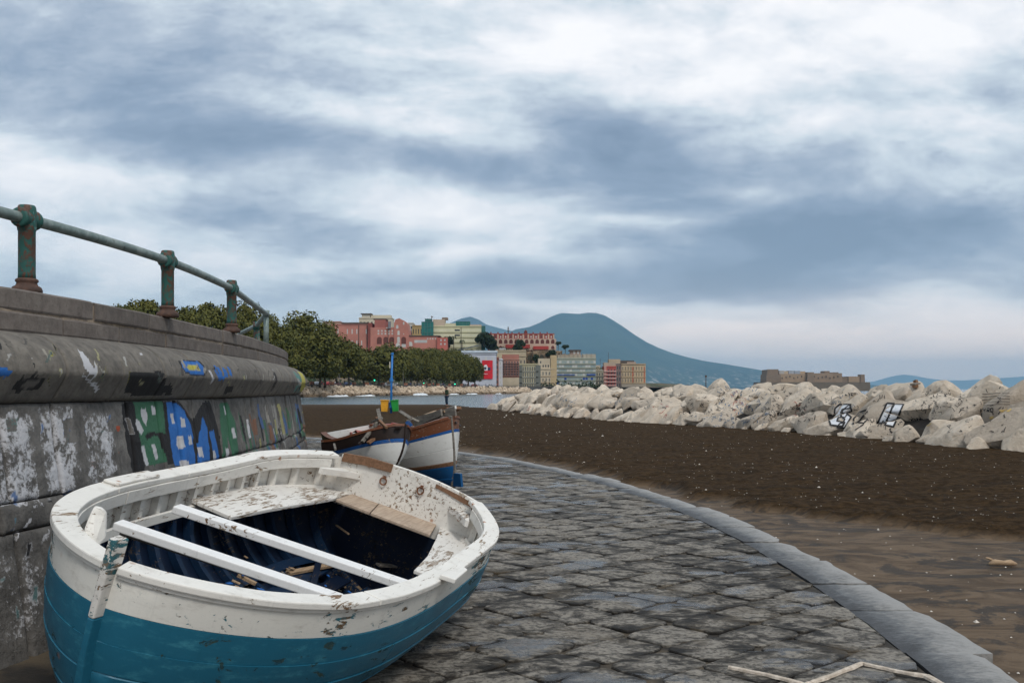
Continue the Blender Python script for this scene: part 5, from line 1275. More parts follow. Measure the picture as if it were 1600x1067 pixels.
def building(label, px0, px1, yt, D, col, floors, cols, base=1.5, depth=16, ww=.45, wh=.55, pane=None, frame=None, yaw=0, bands=None, ybot=None, roof=None, fh=None, z0=None, arch=False, name='building', skip=None, side_cols=0, cat='building'):
    """front corners given by photo columns at distance D; z0 = height where the window grid starts"""
    x0, x1 = (px0 - 800) / F * D, (px1 - 800) / F * D; w = x1 - x0; zt = EYE + (HZ - yt) / F * D
    e = empty(name, ((x0 + x1) / 2, D, base), yaw, label, cat); h = zt - base
    mb = MB(); mb.box(-w / 2, w / 2, 0, depth, -3, h); mb.build('wall', bmat(col), e)
    mb = MB(); mb.box(-w / 2 - .3, w / 2 + .3, -.35, depth + .3, h - .9, h - .45); mb.box(-w / 2, w / 2, .01, depth, h, h + .02); mb.build('cornice', roof or bmat(tuple(c * .8 for c in col)), e)
    zb = 0 if z0 is None else z0 - base; H_ = (h - 1.4 - zb) / max(1, floors)
    for r in range(floors):
        for c in range(cols):
            if skip and skip(r, c): continue
            pw, ph = w / cols * ww, H_ * wh; x = -w / 2 + w * (c + .5) / cols; z = zb + H_ * (r + .5) - ph / 2
            pn = pane(r, c) if callable(pane) else (pane or M_pane)
            if pn is None: continue
            link('window', win_mesh(pw, ph, pn, frame, arch), e, (x, 0, z))
        if bands:
            mbb = MB(); mbb.box(-w / 2 - .1, w / 2 + .1, -bands[1], .1, zb + H_ * r - .12, zb + H_ * r + bands[0]); mbb.build('floor_band', bands[2], e)
    for r in range(floors):
        for c in range(side_cols):
            pw, ph = depth / side_cols * ww, H_ * wh; link('window', win_mesh(pw, ph, M_pane, frame, arch), e, (w / 2, depth * (c + .5) / side_cols, zb + H_ * (r + .5) - ph / 2), (0, 0, R(90)))
    return e, w, h
def addbox(e, name, x0, x1, y0, y1, z0, z1, mat): mb = MB(); mb.box(x0, x1, y0, y1, z0, z1); return mb.build(name, mat, e)
def lx(e, px, D): return (px - 800) / F * D - e.location.x
def lz(e, py, D): return EYE + (HZ - py) / F * D - e.location.z
# white building with the red banner
PINK, CREAM, TAN, YEL = (.42, .19, .14), (.56, .47, .34), (.50, .38, .22), (.55, .53, .34)
e, w, h = building('white building with a huge red banner beside the row of trees', 722, 775, 551, 492, (.52, .54, .60), 5, 5, pane=M_paneL, ww=.3, wh=.45, skip=lambda r, c: c >= 3 and 0 < r < 4 or r == 0)
D = 492; bx0, bx1, bz0, bz1 = lx(e, 753.5, D), lx(e, 769.8, D), lz(e, 592, D), lz(e, 563, D)
M_ban = simple('red banner cloth', (.62, .012, .025), None, .5, .6, world_space=True); M_bw = simple('white print', (.75, .75, .78), None, .5, .6, world_space=True); M_bk = simple('navy print', (.03, .04, .10), None, .5, .6, world_space=True)
ban = addbox(e, 'banner', bx0, bx1, -.45, -.25, bz0, bz1, M_ban)
def bpx(a, b_): return (lx(e, a, D), lz(e, b_, D))
mb = MB(); pts = [bpx(755.5, 579), bpx(762, 579), bpx(762, 573), bpx(760.5, 570), bpx(757.5, 570), bpx(756, 572.5)]; mb.quadstrip([[(x, -.5, z) for x, z in pts], [(x, -.46, z) for x, z in pts]], True, 0, True)
pts = [bpx(755.5, 584.6), bpx(762, 584.6), bpx(762, 583.8), bpx(755.5, 583.8)]; mb.quadstrip([[(x, -.5, z) for x, z in pts], [(x, -.46, z) for x, z in pts]], True, 0, True); mb.build('banner_print', M_bw, ban)
mb = MB(); pts = [bpx(762.2, 578.6), bpx(766.5, 578.6), bpx(766.5, 574), bpx(762.2, 574)]; mb.quadstrip([[(x, -.5, z) for x, z in pts], [(x, -.46, z) for x, z in pts]], True, 0, True)
pts = [bpx(757.8, 577.5), bpx(760, 577.5), bpx(760, 573.5), bpx(757.8, 573.5)]; mb.quadstrip([[(x, -.54, z) for x, z in pts], [(x, -.51, z) for x, z in pts]], True, 0, True); mb.build('banner_print', M_bk, ban)
addbox(e, 'roof_canopy', -w / 2 - .4, w / 2 + .6, -.6, 16.5, h, h + 1.1, simple('pale metal roof', (.55, .62, .68), None, .5, .5, world_space=True))
mb = MB(); mb.quadstrip([[(-w / 2 - 9, 2, h + .2), (-w / 2 + 8, 2, h + 4.0), (w / 2 - 7, 2, h + 1.4)], [(-w / 2 - 9, 12, h + .2), (-w / 2 + 8, 12, h + 4.0), (w / 2 - 7, 12, h + 1.4)]]); mb.build('roof_slope', bmat((.50, .52, .56)), e)
building('narrow red brown building between the bannered one and a white slab', 774.5, 779, 558, 515, (.30, .12, .09), 6, 1, ww=.4, pane=M_pane)
building('narrow white slab building left of the salmon one', 779, 785, 560, 518, (.60, .61, .64), 6, 1, ww=.3, pane=M_paneL)
e, w, h = building('salmon pink apartment building with dark balconies, right of the banner', 784.5, 811, 560, 530, (.40, .20, .15), 6, 6, ww=.5, wh=.55, frame=None, bands=(.35, .9, bmat((.22, .12, .10))), z0=9); addbox(e, 'ground_storey', -w / 2 - .05, w / 2 + .05, -.3, 0, -1, 6.4, bmat((.50, .42, .30))); addbox(e, 'attic', -w / 2, w / 2, .5, 15, h, h + 2.2, bmat((.36, .15, .11)))
e, w, h = building('grey and yellow palazzo with tall dark windows between salmon and cream ones', 812, 841, 568, 560, (.46, .42, .27), 4, 8, ww=.36, wh=.66, frame=bmat((.33, .33, .27)), bands=(.4, .35, bmat((.28, .28, .24))))
for sx_ in (-1, 1): addbox(e, 'corner_pier', sx_ * w / 2 - 1.4, sx_ * w / 2 + 1.4, -.35, 0.02, -1, h - 1, bmat((.16, .17, .15)))
e, w, h = building('cream stepped building with arched top windows', 841, 866, 575, 600, CREAM, 3, 5, ww=.35, wh=.5, frame=bmat((.62, .54, .41)), bands=(.3, .3, bmat((.40, .30, .2))))
addbox(e, 'upper_storey', -w / 2 + .1, -w / 2 + 7.6, .5, 14, h, h + 6.0, bmat(CREAM)); addbox(e, 'upper_storey', -w / 2 + 1, w / 2 - 3.6, 1, 14, h, h + 2.4, bmat((.62, .55, .42)))
for k in range(4): link('window', win_mesh(.8, 1.4, M_pane, None), e, (-w / 2 + 1.5 + k * 1.6, .5 if k < 4 else 1, h + .6 if k else h + 3))
addbox(e, 'tan_tower', w / 2 - 2.2, w / 2 + 1.6, -.2, 12, -2, h + 8, bmat(TAN)); addbox(e, 'roof_terrace', -w / 2 + 7.5, w / 2 - 3, 6, 14, h, h + 4.5, bmat((.12, .11, .09)))
def gp(r, c):
    if r == 1 and c in (0,): return M_paneB
    if r == 2 and c in (3, 10, 11, 13): return M_paneB
    return [M_paneG, M_paneL, M_paneG, M_paneL, M_paneG][(r * 7 + c * 3 + r * c) % 5]
e, w, h = building('broad glass fronted office block with blue awnings on one floor', 869, 931, 559, 640, (.36, .38, .31), 7, 15, ww=.86, wh=.55, pane=gp, bands=(.45, .5, bmat((.30, .32, .26))))
addbox(e, 'awning', w / 2 - 6, w / 2 - .3, -1.0, -.2, h * .44, h * .44 + .9, M_paneB); addbox(e, 'awning', -w / 2 + .6, w / 2 - 14, -.9, -.2, h * .445, h * .445 + .45, M_paneB)
addbox(e, 'penthouse', -w / 2 + 1, w / 2 - 9.5, .8, 13, h, h + 2.0, bmat((.40, .34, .26))); addbox(e, 'penthouse', w / 2 - 8.4, w / 2, .5, 13, h, h + 2.5, bmat((.44, .40, .32)))
for k in range(9): addbox(e, 'parapet_post', -w / 2 + k * 2.9, -w / 2 + k * 2.9 + .35, .2, .6, h, h + 3.0, bmat((.34, .30, .24)))
e2 = addbox(e, 'rooftop_house', lx(e, 892, 640), lx(e, 908, 640), 5, 14, h, lz(e, 548, 640), bmat((.30, .22, .18))); addbox(e, 'rooftop_roof', lx(e, 890, 640), lx(e, 909, 640), 4, 15, lz(e, 548, 640), lz(e, 546, 640), M_roofd)
link('window', win_mesh(1.4, 2.0, M_paneL, None), e, (lx(e, 898, 640), 5, h + 2.8)); link('window', win_mesh(1.4, 2.0, M_paneL, None), e, (lx(e, 904, 640), 5, h + 2.8))
e, w, h = building('small grey building with plants on its roof, right of the office block', 931, 943, 578, 668, (.40, .36, .27), 4, 3, ww=.4, wh=.55, frame=bmat((.25, .24, .19)), bands=(.3, .6, bmat((.22, .21, .18))))
mb = MB(); rg2 = random.Random(3)
for k in range(60): c_ = Vector((rg2.uniform(-w / 2, w / 2), rg2.uniform(1, 6), h + rg2.uniform(.2, 2.4))); mb.quadstrip([[c_ + Vector((rg2.uniform(-.7, .7), rg2.uniform(-.4, .4), rg2.uniform(-.5, .5))) for _ in range(2)] for _ in range(2)])
tag(mb.build('roof_plants', M_leaf, e), kind='stuff'); addbox(e, 'roof_hut', -w / 2, w / 2 - 2, 3, 9, h, h + 3.4, bmat((.5, .42, .33)))
e, w, h = building('red building with white striped balconies before the beige corner palazzo', 944, 962.5, 572, 686, (.46, .10, .08), 6, 4, ww=.55, wh=.4, skip=lambda r, c: False, bands=(.55, 1.2, bmat((.62, .42, .38))))
addbox(e, 'pink_edge', -w / 2 - .1, -w / 2 + 1.6, -.5, 0, -1, h, bmat((.50, .28, .24))); addbox(e, 'roof_hut', -w / 2, w / 2, 2, 10, h, h + 2.6, bmat((.42, .34, .26)))
e, w, h = building('beige corner palazzo at the right end of the waterfront row', 971, 1009, 568, 716, (.50, .39, .25), 4, 9, ww=.32, wh=.58, frame=bmat((.56, .45, .30)), bands=(.35, .4, bmat((.40, .31, .20))), pane=lambda r, c: M_pane, roof=bmat((.24, .18, .13)))
addbox(e, 'side_wing', lx(e, 959, 716), -w / 2, .3, 14, -2, h - .4, bmat((.20, .145, .13)))
for r in range(4):
    for c in range(3): link('window', win_mesh(.9, 2.4, M_pane, None), e, (lx(e, 961.5 + c * 3.4, 716), .3, 2 + r * 4.3))
for px in (988, 1006): addbox(e, 'red_panel', lx(e, px, 716), lx(e, px + 1.6, 716), -.25, 0, 5, h - 2.5, bmat((.48, .13, .07)))
addbox(e, 'ground_storey', -w / 2, w / 2 + .2, -.45, 0, -1, 3.9, bmat((.38, .33, .26)))
addbox(e, 'penthouse', lx(e, 952, 716), lx(e, 970, 716), 3, 12, h, lz(e, 561, 716), bmat((.50, .39, .27))); addbox(e, 'roof_terrace', lx(e, 966, 716), lx(e, 992, 716), 4, 12, h, lz(e, 563, 716), M_roofd)
mb = MB(); mb.prism([(lx(e, 980, 716), 1), (lx(e, 994, 716), 1), (lx(e, 987, 716), 9)], h, h + 1.3); mb.build('gable', bmat((.45, .33, .26)), e)
for px in (952, 939):
    mb = MB(); mb.tube([(lx(e, px, 716), 6, h - 2), (lx(e, px, 716), 6, lz(e, 550 if px == 952 else 560, 716))], .14, 5); mb.build('antenna', M_roofd, e)
# red complex on the hill
RD, RD2 = (.46, .19, .145), (.35, .12, .095)
D = 690; zb = ROAD + 20
e, w, h = building('large red terraced complex on the hill with arches and white windows', 517, 576, 506, D, RD, 3, 8, base=zb, depth=18, ww=.22, wh=.42, pane=M_paneL, skip=lambda r, c: (r * 5 + c) % 4 == 0 or r == 0)
addbox(e, 'roof', -w / 2 + 8, w / 2, -.4, 18, h, h + 1.0, M_roofd); red = e
P = lambda px: lx(red, px, D); Q = lambda py: lz(red, py, D)
addbox(e, 'wing', P(576), P(582), -3, 16, 0, Q(505), bmat((.26, .07, .055))); addbox(e, 'wing', P(580), P(621), -4, 16, 0, Q(512), bmat(RD)); addbox(e, 'wing', P(586), P(603), -2, 16, Q(512), Q(500), bmat(RD2))
mb = MB(); gz = [(P(617), Q(560)), (P(640), Q(560)), (P(640), Q(522)), (P(637), Q(506)), (P(633), Q(502)), (P(625), Q(498)), (P(619), Q(500)), (P(617), Q(506))]
mb.quadstrip([[(x, -5, z) for x, z in gz], [(x, 14, z) for x, z in gz]], True, 0, True); mb.build('gabled_front', bmat(RD), e)
addbox(e, 'lift_shaft', P(608), P(612), -5.2, -3.9, Q(514), Q(503), bmat((.20, .20, .22))); addbox(e, 'terrace_roof', P(584), P(604), -2, 10, Q(500), Q(498.4), M_roofd)
addbox(e, 'lower_wing', P(640), P(684), -4, 12, 0, Q(526), bmat(RD)); addbox(e, 'roof', P(639), P(688), -4.5, 12, Q(526), Q(524.5), M_roofd); addbox(e, 'end_pavilion', P(684), P(700), -6, 12, 0, Q(528), bmat((.46, .13, .10)))
for r in range(2):
    for c in range(6): link('window', win_mesh(1.1, 1.2, M_paneL, None), e, (P(592.5 + c * 5.4), -4, Q(517.5 + r * 4.4) - .6))
for px, py, w_, h_, a_ in ((622, 514, 1.6, 2.6, 1), (624, 524, 1.6, 3.2, 1), (624, 536, 1.9, 4.4, 1), (632, 508, 1.0, 1.9, 0), (606, 514, .8, .9, 0), (632, 523, .6, .6, 0)):
    link('window', win_mesh(w_, h_, M_paneL, None, bool(a_)), e, (P(px), -5, Q(py)))
for px in (594, 604, 613, 632):
    link('arch', win_mesh(3.4, 5.2, bmat((.13, .045, .035)), bmat((.45, .15, .11)), True), e, (P(px), -4.05 if px < 617 else -5.05, Q(538)))
for px, py in ((623, 543), (632, 543), (642, 541)): link('window', win_mesh(3.0, 3.2, M_paneL, None, True), e, (P(px), -5.02 if px < 640 else -4.02, Q(py)))
for k in range(6): link('window', win_mesh(1.6, 2.0, M_paneL, None), e, (P(650 + k * 3.3), -4.02, Q(536)))
for k in range(4): link('window', win_mesh(.8, 1.2, M_paneL, None), e, (P(669 + k * 4), -4.02, Q(531)))
for px in (690, 696):
    for py in (533.5, 539.5): link('window', win_mesh(1.1, 1.3, M_paneL, None), e, (P(px), -6.02, Q(py)))
for px in (573, 607, 560): addbox(e, 'drainpipe', P(px), P(px) + .5, -4.3 if px > 580 else -.2, 0, 2, Q(508), M_roofd)
building('pale pink low house at the left end of the red complex', 505, 532, 502, 742, (.40, .30, .22), 2, 4, base=22, pane=M_pane, roof=bmat((.34, .12, .09)))
e, w, h = building('cream building with a dark canopy rising behind the red complex', 561, 612, 496, 752, (.56, .50, .38), 5, 9, base=22, ww=.5, wh=.4, bands=(.5, .9, bmat((.62, .58, .48)))); addbox(e, 'penthouse', -w / 2 + 2, -w / 2 + 8.5, 1, 9, h, h + 2.6, bmat((.50, .46, .38))); addbox(e, 'canopy', -w / 2 + 1.2, -w / 2 + 9.6, 0, 10, h + 2.6, h + 3.2, M_roofd); addbox(e, 'upper_storey', -w / 2 + 9, w / 2 - 1, 2, 10, h, h + 2.0, bmat((.56, .5, .38)))
building('narrow white balconied building right of the red gable', 637, 645, 504, 748, (.58, .56, .50), 6, 2, base=22, ww=.6, wh=.4, bands=(.5, .7, bmat((.62, .60, .55))))
building('ochre house between the red complex and the green scaffold', 644, 660, 508, 740, (.46, .32, .14), 4, 4, base=22, ww=.35, wh=.55, frame=None)
# yellow building with scaffold nets
D = 705
e, w, h = building('long yellow office building with ribbon windows on the hill', 677, 752, 509, D, (.56, .545, .35), 7, 9, base=ROAD + 18, depth=16, ww=.97, wh=.33, pane=lambda r, c: M_pane if (r == 1 and c % 2) or (r, c) in ((2, 6), (6, 4), (5, 4)) else bmat((.66, .65, .47)), bands=(.25, .3, bmat((.30, .29, .19))))
M_net = simple('green scaffold net', (.022, .13, .12), (.03, .18, .16), .4, .9, world_space=True); M_bar = simple('scaffold tube', (.10, .2, .19), None, 1, .6, world_space=True)
def scaffold(e, x0, x1, z0, z1, y0, lev):
    sc = addbox(e, 'scaffold_net', x0, x1, y0, y0 + 7, z0, z1, M_net)
    for k in range(lev + 1): addbox(sc, 'scaffold_ledger', x0 - .1, x1 + .1, y0 - .25, y0 - .02, z0 + (z1 - z0) * k / lev - .10, z0 + (z1 - z0) * k / lev + .10, M_bar)
    for k in range(5): addbox(sc, 'scaffold_upright', x0 + (x1 - x0) * k / 4 - .1, x0 + (x1 - x0) * k / 4 + .1, y0 - .3, y0 - .03, z0, z1, M_bar)
P = lambda px: lx(e, px, D); Q = lambda py: lz(e, py, D)
scaffold(e, P(659), P(677.4), -2, Q(503), -1.2, 8); scaffold(e, P(664), P(674), Q(503), Q(498), 1, 2); scaffold(e, P(712), P(734), h, Q(502), 3, 2); scaffold(e, P(752), P(758), 3, Q(509), 2, 5)
addbox(e, 'stair_tower', P(676), P(695), .5, 12, h, Q(499), bmat((.50, .40, .30))); addbox(e, 'water_tank', P(690), P(699), 3, 10, Q(499), Q(495.5), bmat((.22, .16, .12))); addbox(e, 'parapet', P(695), P(712), .2, 10, h, Q(505), bmat((.55, .53, .36))); addbox(e, 'parapet', P(734), P(752), .2, 10, h, Q(507), bmat((.52, .40, .32)))
mb = MB(); mb.tube([(P(674), 4, Q(500)), (P(674), 4, Q(492.5))], .25, 5); mb.bar((P(672.5), 4, Q(494.5)), (P(676), 4, Q(494.5)), .3, .5); mb.build('mast', M_roofd, e)
addbox(e, 'stair_strip', P(720), P(721), -.35, 0, 3, h - 1, bmat((.14, .13, .1)))
# red arcaded building
D = 735; RA = (.34, .075, .058)
e, w, h = building('long dark red arcaded building on the crest of the hill', 762, 866, 521, D, RA, 1, 1, base=ROAD + 23, depth=14, ww=.01, wh=.01)
e.rotation_euler.z = 0
P = lambda px: lx(e, px, D); Q = lambda py: lz(e, py, D)
M_cr = bmat((.52, .38, .29))
addbox(e, 'arcade_wall', P(766), P(869), -1.2, 0, Q(547), Q(529.5), M_cr)
for k in range(12):
    px = 774 + k * 8.15; link('arch', win_mesh(2.75, 3.3, bmat((.13, .035, .028)), bmat((.58, .44, .34)), True), e, (P(px), -1.25, Q(537)))
    if k in (0, 1, 5, 6, 11): link('arch', win_mesh(2.6, 2.6, bmat((.13, .035, .028)), bmat((.58, .44, .34)), True), e, (P(px), -1.25, Q(545.5)))
for k in range(13): addbox(e, 'pilaster', P(769 + k * 7.9), P(771.4 + k * 7.9), -.5, 0, Q(529), Q(522.5), M_cr)
for k in range(12): link('window', win_mesh(.9, 1.7, M_paneL if k % 3 else M_pane, None, True), e, (P(774.4 + k * 7.9), -.05, Q(528)))
addbox(e, 'red_terrace', P(833), P(857), -2.5, -1.2, Q(546), Q(541), bmat((.40, .05, .04))); addbox(e, 'red_terrace', P(790), P(828), -2.2, -1.2, Q(544), Q(538.5), bmat((.34, .045, .035)))
mb = MB(); mb.tube([(P(821.5), 3, h), (P(821.5), 3, h + 1.8), (P(821.5), 3, h + 2.8)], [1.3, 1.3, .3], 8); mb.build('cupola', bmat((.16, .05, .045)), e)
mb = MB(); mb.tube([(P(794), 4, h), (P(794), 4, Q(510))], .35, 5); mb.bar((P(792.4), 4, Q(516)), (P(796), 4, Q(516)), .3, .5); mb.bar((P(792.8), 4, Q(513)), (P(795.4), 4, Q(513)), .3, .5); mb.build('mast', M_roofd, e)
for k in range(9): addbox(e, 'merlon', P(766 + k * 11), P(768 + k * 11), 0, 1, h, h + 1.1, bmat((.24, .05, .04)))
# lesser houses on the slope
building('low cream house under the arcaded building with small dark windows', 776, 822, 547, 640, (.46, .38, .26), 2, 8, base=6, depth=10, ww=.2, wh=.4)
building('beige retaining house below the tuff cliff', 806, 822, 555, 600, (.42, .34, .23), 3, 3, base=4, depth=10, ww=.3, wh=.4)
building('white shed with a flat roof on the slope below the arcades', 780, 790, 544, 700, (.60, .60, .60), 1, 2, base=28, depth=6)
e = empty('tuff_cliff', at(840, 590, 650), 0, 'rough brown tuff cliff wall with arches between the cream houses and the arcades', 'cliff')
for (a, b_, yt, yb, dy) in ((820, 834, 549, 575, 0), (832, 858, 548, 575, -3), (852, 872, 552, 580, -1), (858, 880, 547, 560, 12), (868, 900, 552, 566, 14)):
    mb = MB(); g = []
    for j in range(7): g.append([Vector(((a + (b_ - a) * i / 8 - 840) / F * 650 + .5 * noise.noise(Vector((i, j, a))), dy + .9 * noise.noise(Vector((i * 1.3, j * 1.1, a))), (590 - (yb + (yt + 1.3 * noise.noise(Vector((i * .7, 3, a))) - yb) * j / 6)) / F * 650)) for i in range(9)])
    g.append([v + Vector((0, 8, 0)) for v in g[-1]]); mb.quadstrip(g); mb.build('cliff_face', simple('tuff rock', (.30, .21, .13), (.13, .095, .06), .35, .95, .8, 1.5, world_space=True, bdist=1), e)
for px, py in ((838, 566), (846, 562), (827, 563)): link('arch', win_mesh(2.4, 3.4, bmat((.05, .045, .03)), None, True), e, ((px - 840) / F * 650, -3.6, (590 - py) / F * 650))
for px, yt, D, w, lb in ((756, 517, 690, 22, 'dark cypress like mass right of the yellow building'), (763, 520, 700, 24, 'dark round tree left of the arcaded building'), (769, 532, 705, 18, 'dark low tree at the foot of the arcades'),
                         (812, 529, 716, 15, 'dark tree in front of the middle of the red arcades'), (700, 524, 694, 18, 'dark tree before the left part of the yellow building'), (808, 536, 714, 14, 'bush below the middle arcades'),
                         (838, 552, 640, 10, 'bush growing on top of the tuff cliff'), (862, 545, 648, 16, 'bush at the right end of the tuff cliff'), (786, 541, 712, 14, 'low bush beneath the left arcades')):
    tree(px, yt, D, w, lb, 'trees on the hill', 3, base=EYE + (HZ - yt) / F * D - max(7, w / F * D * 1.1), bottom=.5, mat=None)
for o in [o_ for o_ in bpy.data.objects if o_.get('group') == 'trees on the hill']:
    for ch in o.children:
        if ch.name.startswith('crown'):
            if 'crown_dark' not in globals(): crown_dark = crown_mesh(77, 3200, .085, 30, mat=M_leafd)
            ch.data = crown_dark
def umb_pine(px, yt, D, w, hpx, lb):
    z0 = EYE + (HZ - yt - hpx) / F * D; e = empty('umbrella_pine', ((px - 800) / F * D, D, z0), 0, lb, 'tree'); hh = hpx / F * D; rad = w / F * D / 2
    c_ = link('crown', crown_dark, e, (0, 0, hh * .45)); c_.scale = (rad, rad, hh * .28); mb = MB(); mb.tube([(0, 0, -2), (.2, 0, hh * .7)], .22, 6); mb.build('trunk', M_bark, e)
umb_pine(883, 538, 665, 13, 14, 'round headed pine standing clear against the blue mountain'); umb_pine(872, 533, 690, 11, 12, 'flat umbrella pine at the right end of the red arcades')
# palm
def palm(px, yt, D, hpx, lb):
    z0 = EYE + (HZ - yt - hpx) / F * D; e = empty('palm_tree', ((px - 800) / F * D, D, z0), 0, lb, 'palm tree'); hh = hpx / F * D; mb = MB(); mb.tube([(0, 0, 0), (0, 0, hh)], .3, 6); mb.build('trunk', M_bark, e); mb = MB()
    for k in range(16):
        a = k * .39 * 2; r = 2.2; pts = [(0, 0, hh), (math.cos(a) * r * .6, math.sin(a) * r * .6, hh + .8), (math.cos(a) * r, math.sin(a) * r, hh - .5 - .6 * (k % 3))]; mb.bar(pts[0], pts[1], .35, .08); mb.bar(pts[1], pts[2], .3, .08)
    mb.build('fronds', M_leafd, e)
palm(709, 527, 690, 22, 'tall palm before the left third of the yellow building'); palm(722, 533, 690, 14, 'shorter palm before the middle of the yellow building')

# ------------------------------------------------------------------ CASTLE on its islet
D = 1350; TU, TU2 = (.33, .235, .155), (.22, .16, .115)
e = empty('castle', ((1275 - 800) / F * D, D, SEA), 0, 'long brown stone castle on the horizon above the breakwater', 'castle')
P = lambda px: (px - 1275) / F * D; Q = lambda py: EYE + (HZ - py) / F * D - SEA
for nm, a, b_, yt, y0, y1, col in (('keep', 1199, 1216, 577.5, 0, 30, TU2), ('bastion', 1197, 1219, 585, -3, 30, TU2), ('rampart', 1218, 1262, 584, 0, 40, TU), ('rampart', 1261, 1314, 583, -4, 40, (.27, .19, .13)), ('tower', 1289, 1297, 579.5, 2, 20, TU2), ('tower', 1260, 1270, 581.5, -5, 12, TU2),
                           ('outwork', 1313, 1328, 590, 4, 30, TU2), ('outwork', 1327, 1346, 588, 2, 30, TU), ('turret', 1345, 1351, 585, 0, 12, TU2), ('rock_base', 1190, 1356, 597, -8, 45, (.14, .11, .08))):
    mb = MB(); x0, x1 = P(a), P(b_); mb.quadstrip([[(x0 - 1, y0 - 1.2, -2), (x1 + 1, y0 - 1.2, -2), (x1 + 1, y1, -2), (x0 - 1, y1, -2)], [(x0, y0, Q(yt)), (x1, y0, Q(yt)), (x1, y1, Q(yt)), (x0, y1, Q(yt))]], True, 0, True); mb.build(nm, bmat(col), e)
for a, b_, yt, col in ((1219, 1227, 578.8, (.42, .40, .38)), (1227, 1233, 579.5, (.50, .38, .26)), (1234, 1242, 578.8, (.36, .38, .42)), (1243, 1252, 579.2, (.30, .33, .38)), (1252, 1260, 580, (.45, .33, .22)), (1300, 1312, 581.5, (.20, .15, .12))):
    mb = MB(); mb.box(P(a), P(b_), 5, 18, Q(585), Q(yt)); mb.build('upper_building', bmat(col), e)
for k in range(15): link('window', win_mesh(1.2, 2.4, bmat((.05, .04, .035)), None), e, (P(1222 + k * 6.1), -.6 if k < 6 else -5.0, Q(592 - (k % 3) * 1.2)))
for k in range(9): addbox(e, 'merlon', P(1199.5 + k * 2), P(1200.6 + k * 2), 0, 2, Q(577.5), Q(576.8), bmat(TU2))
# mast on the breakwater
p = at(1103, 602, 60); pe = empty('marker_pole', (p.x, p.y, .8), 0, 'thin grey marker pole sticking up behind the boulders before the mountain', 'pole'); mb = MB(); mb.tube([(0, 0, 0), (0, 0, 1.52)], .028, 6); mb.build('shaft', M_roofd, pe); mb = MB(); mb.box(-.05, .05, -.05, .05, 1.5, 1.62); mb.build('cap', M_roofd, pe)

# ------------------------------------------------------------------ MOUNTAINS
m, t, b = new_mat('mountain slopes'); p = pos(t)
zz = t.new('ShaderNodeSeparateXYZ'); t.l.new(p, zz.inputs[0]); n1_ = t.noise(t.mapping(p, (1, 1, 1.6)), .0011, 6, .6); n2_ = t.noise(p, .009, 3, .5)
low = t.math('SUBTRACT', 1, t.step(zz.outputs[2], 60, 420))
c = t.mix(t.step(n1_, .4, .6), (.022, .055, .062), (.042, .078, .075)); town = t.math('MULTIPLY', t.step(n2_, .58, .64), low); c = t.mix(t.math('MULTIPLY', town, .7), c, (.55, .48, .42))
t.put(b.inputs['Base Color'], c); b.inputs['Roughness'].default_value = 1; b.inputs['Specular IOR Level'].default_value = 0; M_mt = m
def mountain(name, label, D, ridge, depth, cone=None):
    """ridge: (px, py) silhouette; slopes fall towards and away from the viewer"""
    e = empty(name, (0, D, SEA), kind='structure')
    n = 200; px0, px1 = ridge[0][0], ridge[-1][0]; rings = []
    for i in range(n):
        px = px0 + (px1 - px0) * i / (n - 1); h = max(3, (HZ - interp(ridge, px)) / F * D); x = (px - 800) / F * D; row = []
        for k in range(41):
            q = -1 + 2 * k / 40; f = (1 - abs(q)) ** 1.25; g = 1 + .26 * fbm((x * .0016, q * 4, 2), 5) * (1 - f); yy = q * depth * (.25 + .75 * min(1, h / 900)); row.append((x * (1 + yy / D * .6), yy, h * f * g - 1))
        rings.append(row)
    mb = MB(); mb.quadstrip(rings); mb.build('slope', M_mt, e, smooth=True); return e
mountain('volcano', '', 15500, [(560, 608), (640, 604), (700, 590), (760, 540), (790, 522), (806, 514), (826, 511), (845, 503), (858, 496), (868, 491.5), (878, 488.6), (890, 489.4), (905, 490.2), (918, 488.2), (932, 488.8), (945, 492.5), (958, 500), (975, 511), (992, 523), (1010, 534), (1030, 543.5), (1050, 551), (1075, 558), (1100, 563.5), (1130, 568), (1160, 573), (1190, 578), (1230, 584), (1280, 591), (1350, 600), (1430, 606)], 5200)
mountain('far_ridge', '', 21500, [(500, 606), (600, 585), (660, 530), (700, 506), (720, 497.5), (735, 494.5), (748, 499), (760, 507), (790, 515), (830, 522), (900, 545), (1000, 600)], 3000)
mountain('far_coast_hills', '', 36000, [(1230, 606), (1330, 600), (1365, 596), (1385, 590), (1402, 586), (1415, 585), (1430, 587), (1450, 591), (1480, 594), (1510, 594), (1540, 592), (1570, 590), (1600, 588), (1660, 584), (1750, 578), (1900, 575), (2100, 600)], 3000)

# ------------------------------------------------------------------ POLE WITH BINS
M_bluep = simple('blue painted pole', (.015, .13, .42), (.03, .20, .50), 4, .45); D = 60.5
pb = empty('pole', ((611.5 - 800) / F * D, D, -.02), 0, 'tall blue pole standing in the sand with two bins strapped to it', 'pole'); hgt = (647 - 554) / F * D
mb = MB(); mb.tube([(-.02, 0, -.1), (0, 0, 1.9), (.06, 0, hgt)], [.075, .07, .065], 10); mb.build('shaft', M_bluep, pb, smooth=True)
mb = MB(); mb.tube([(.06, 0, hgt - .02), (.06, 0, hgt + .12)], .09, 10); mb.build('cap', M_bluep, pb); mb = MB(); mb.tube([(.0, 0, 2.05), (.0, 0, 2.25)], .12, 10); mb.build('clamp', M_bluep, pb); mb = MB(); mb.tube([(.0, 0, .4), (.0, 0, .75)], .15, 10); mb.box(-.28, .28, -.04, .04, .62, .68); mb.build('bin_bracket', M_bluep, pb)
mb = MB(); mb.box(-.115, -.05, -.12, -.06, 2.9, 3.3); mb.build('small_sign', M_frame, pb)
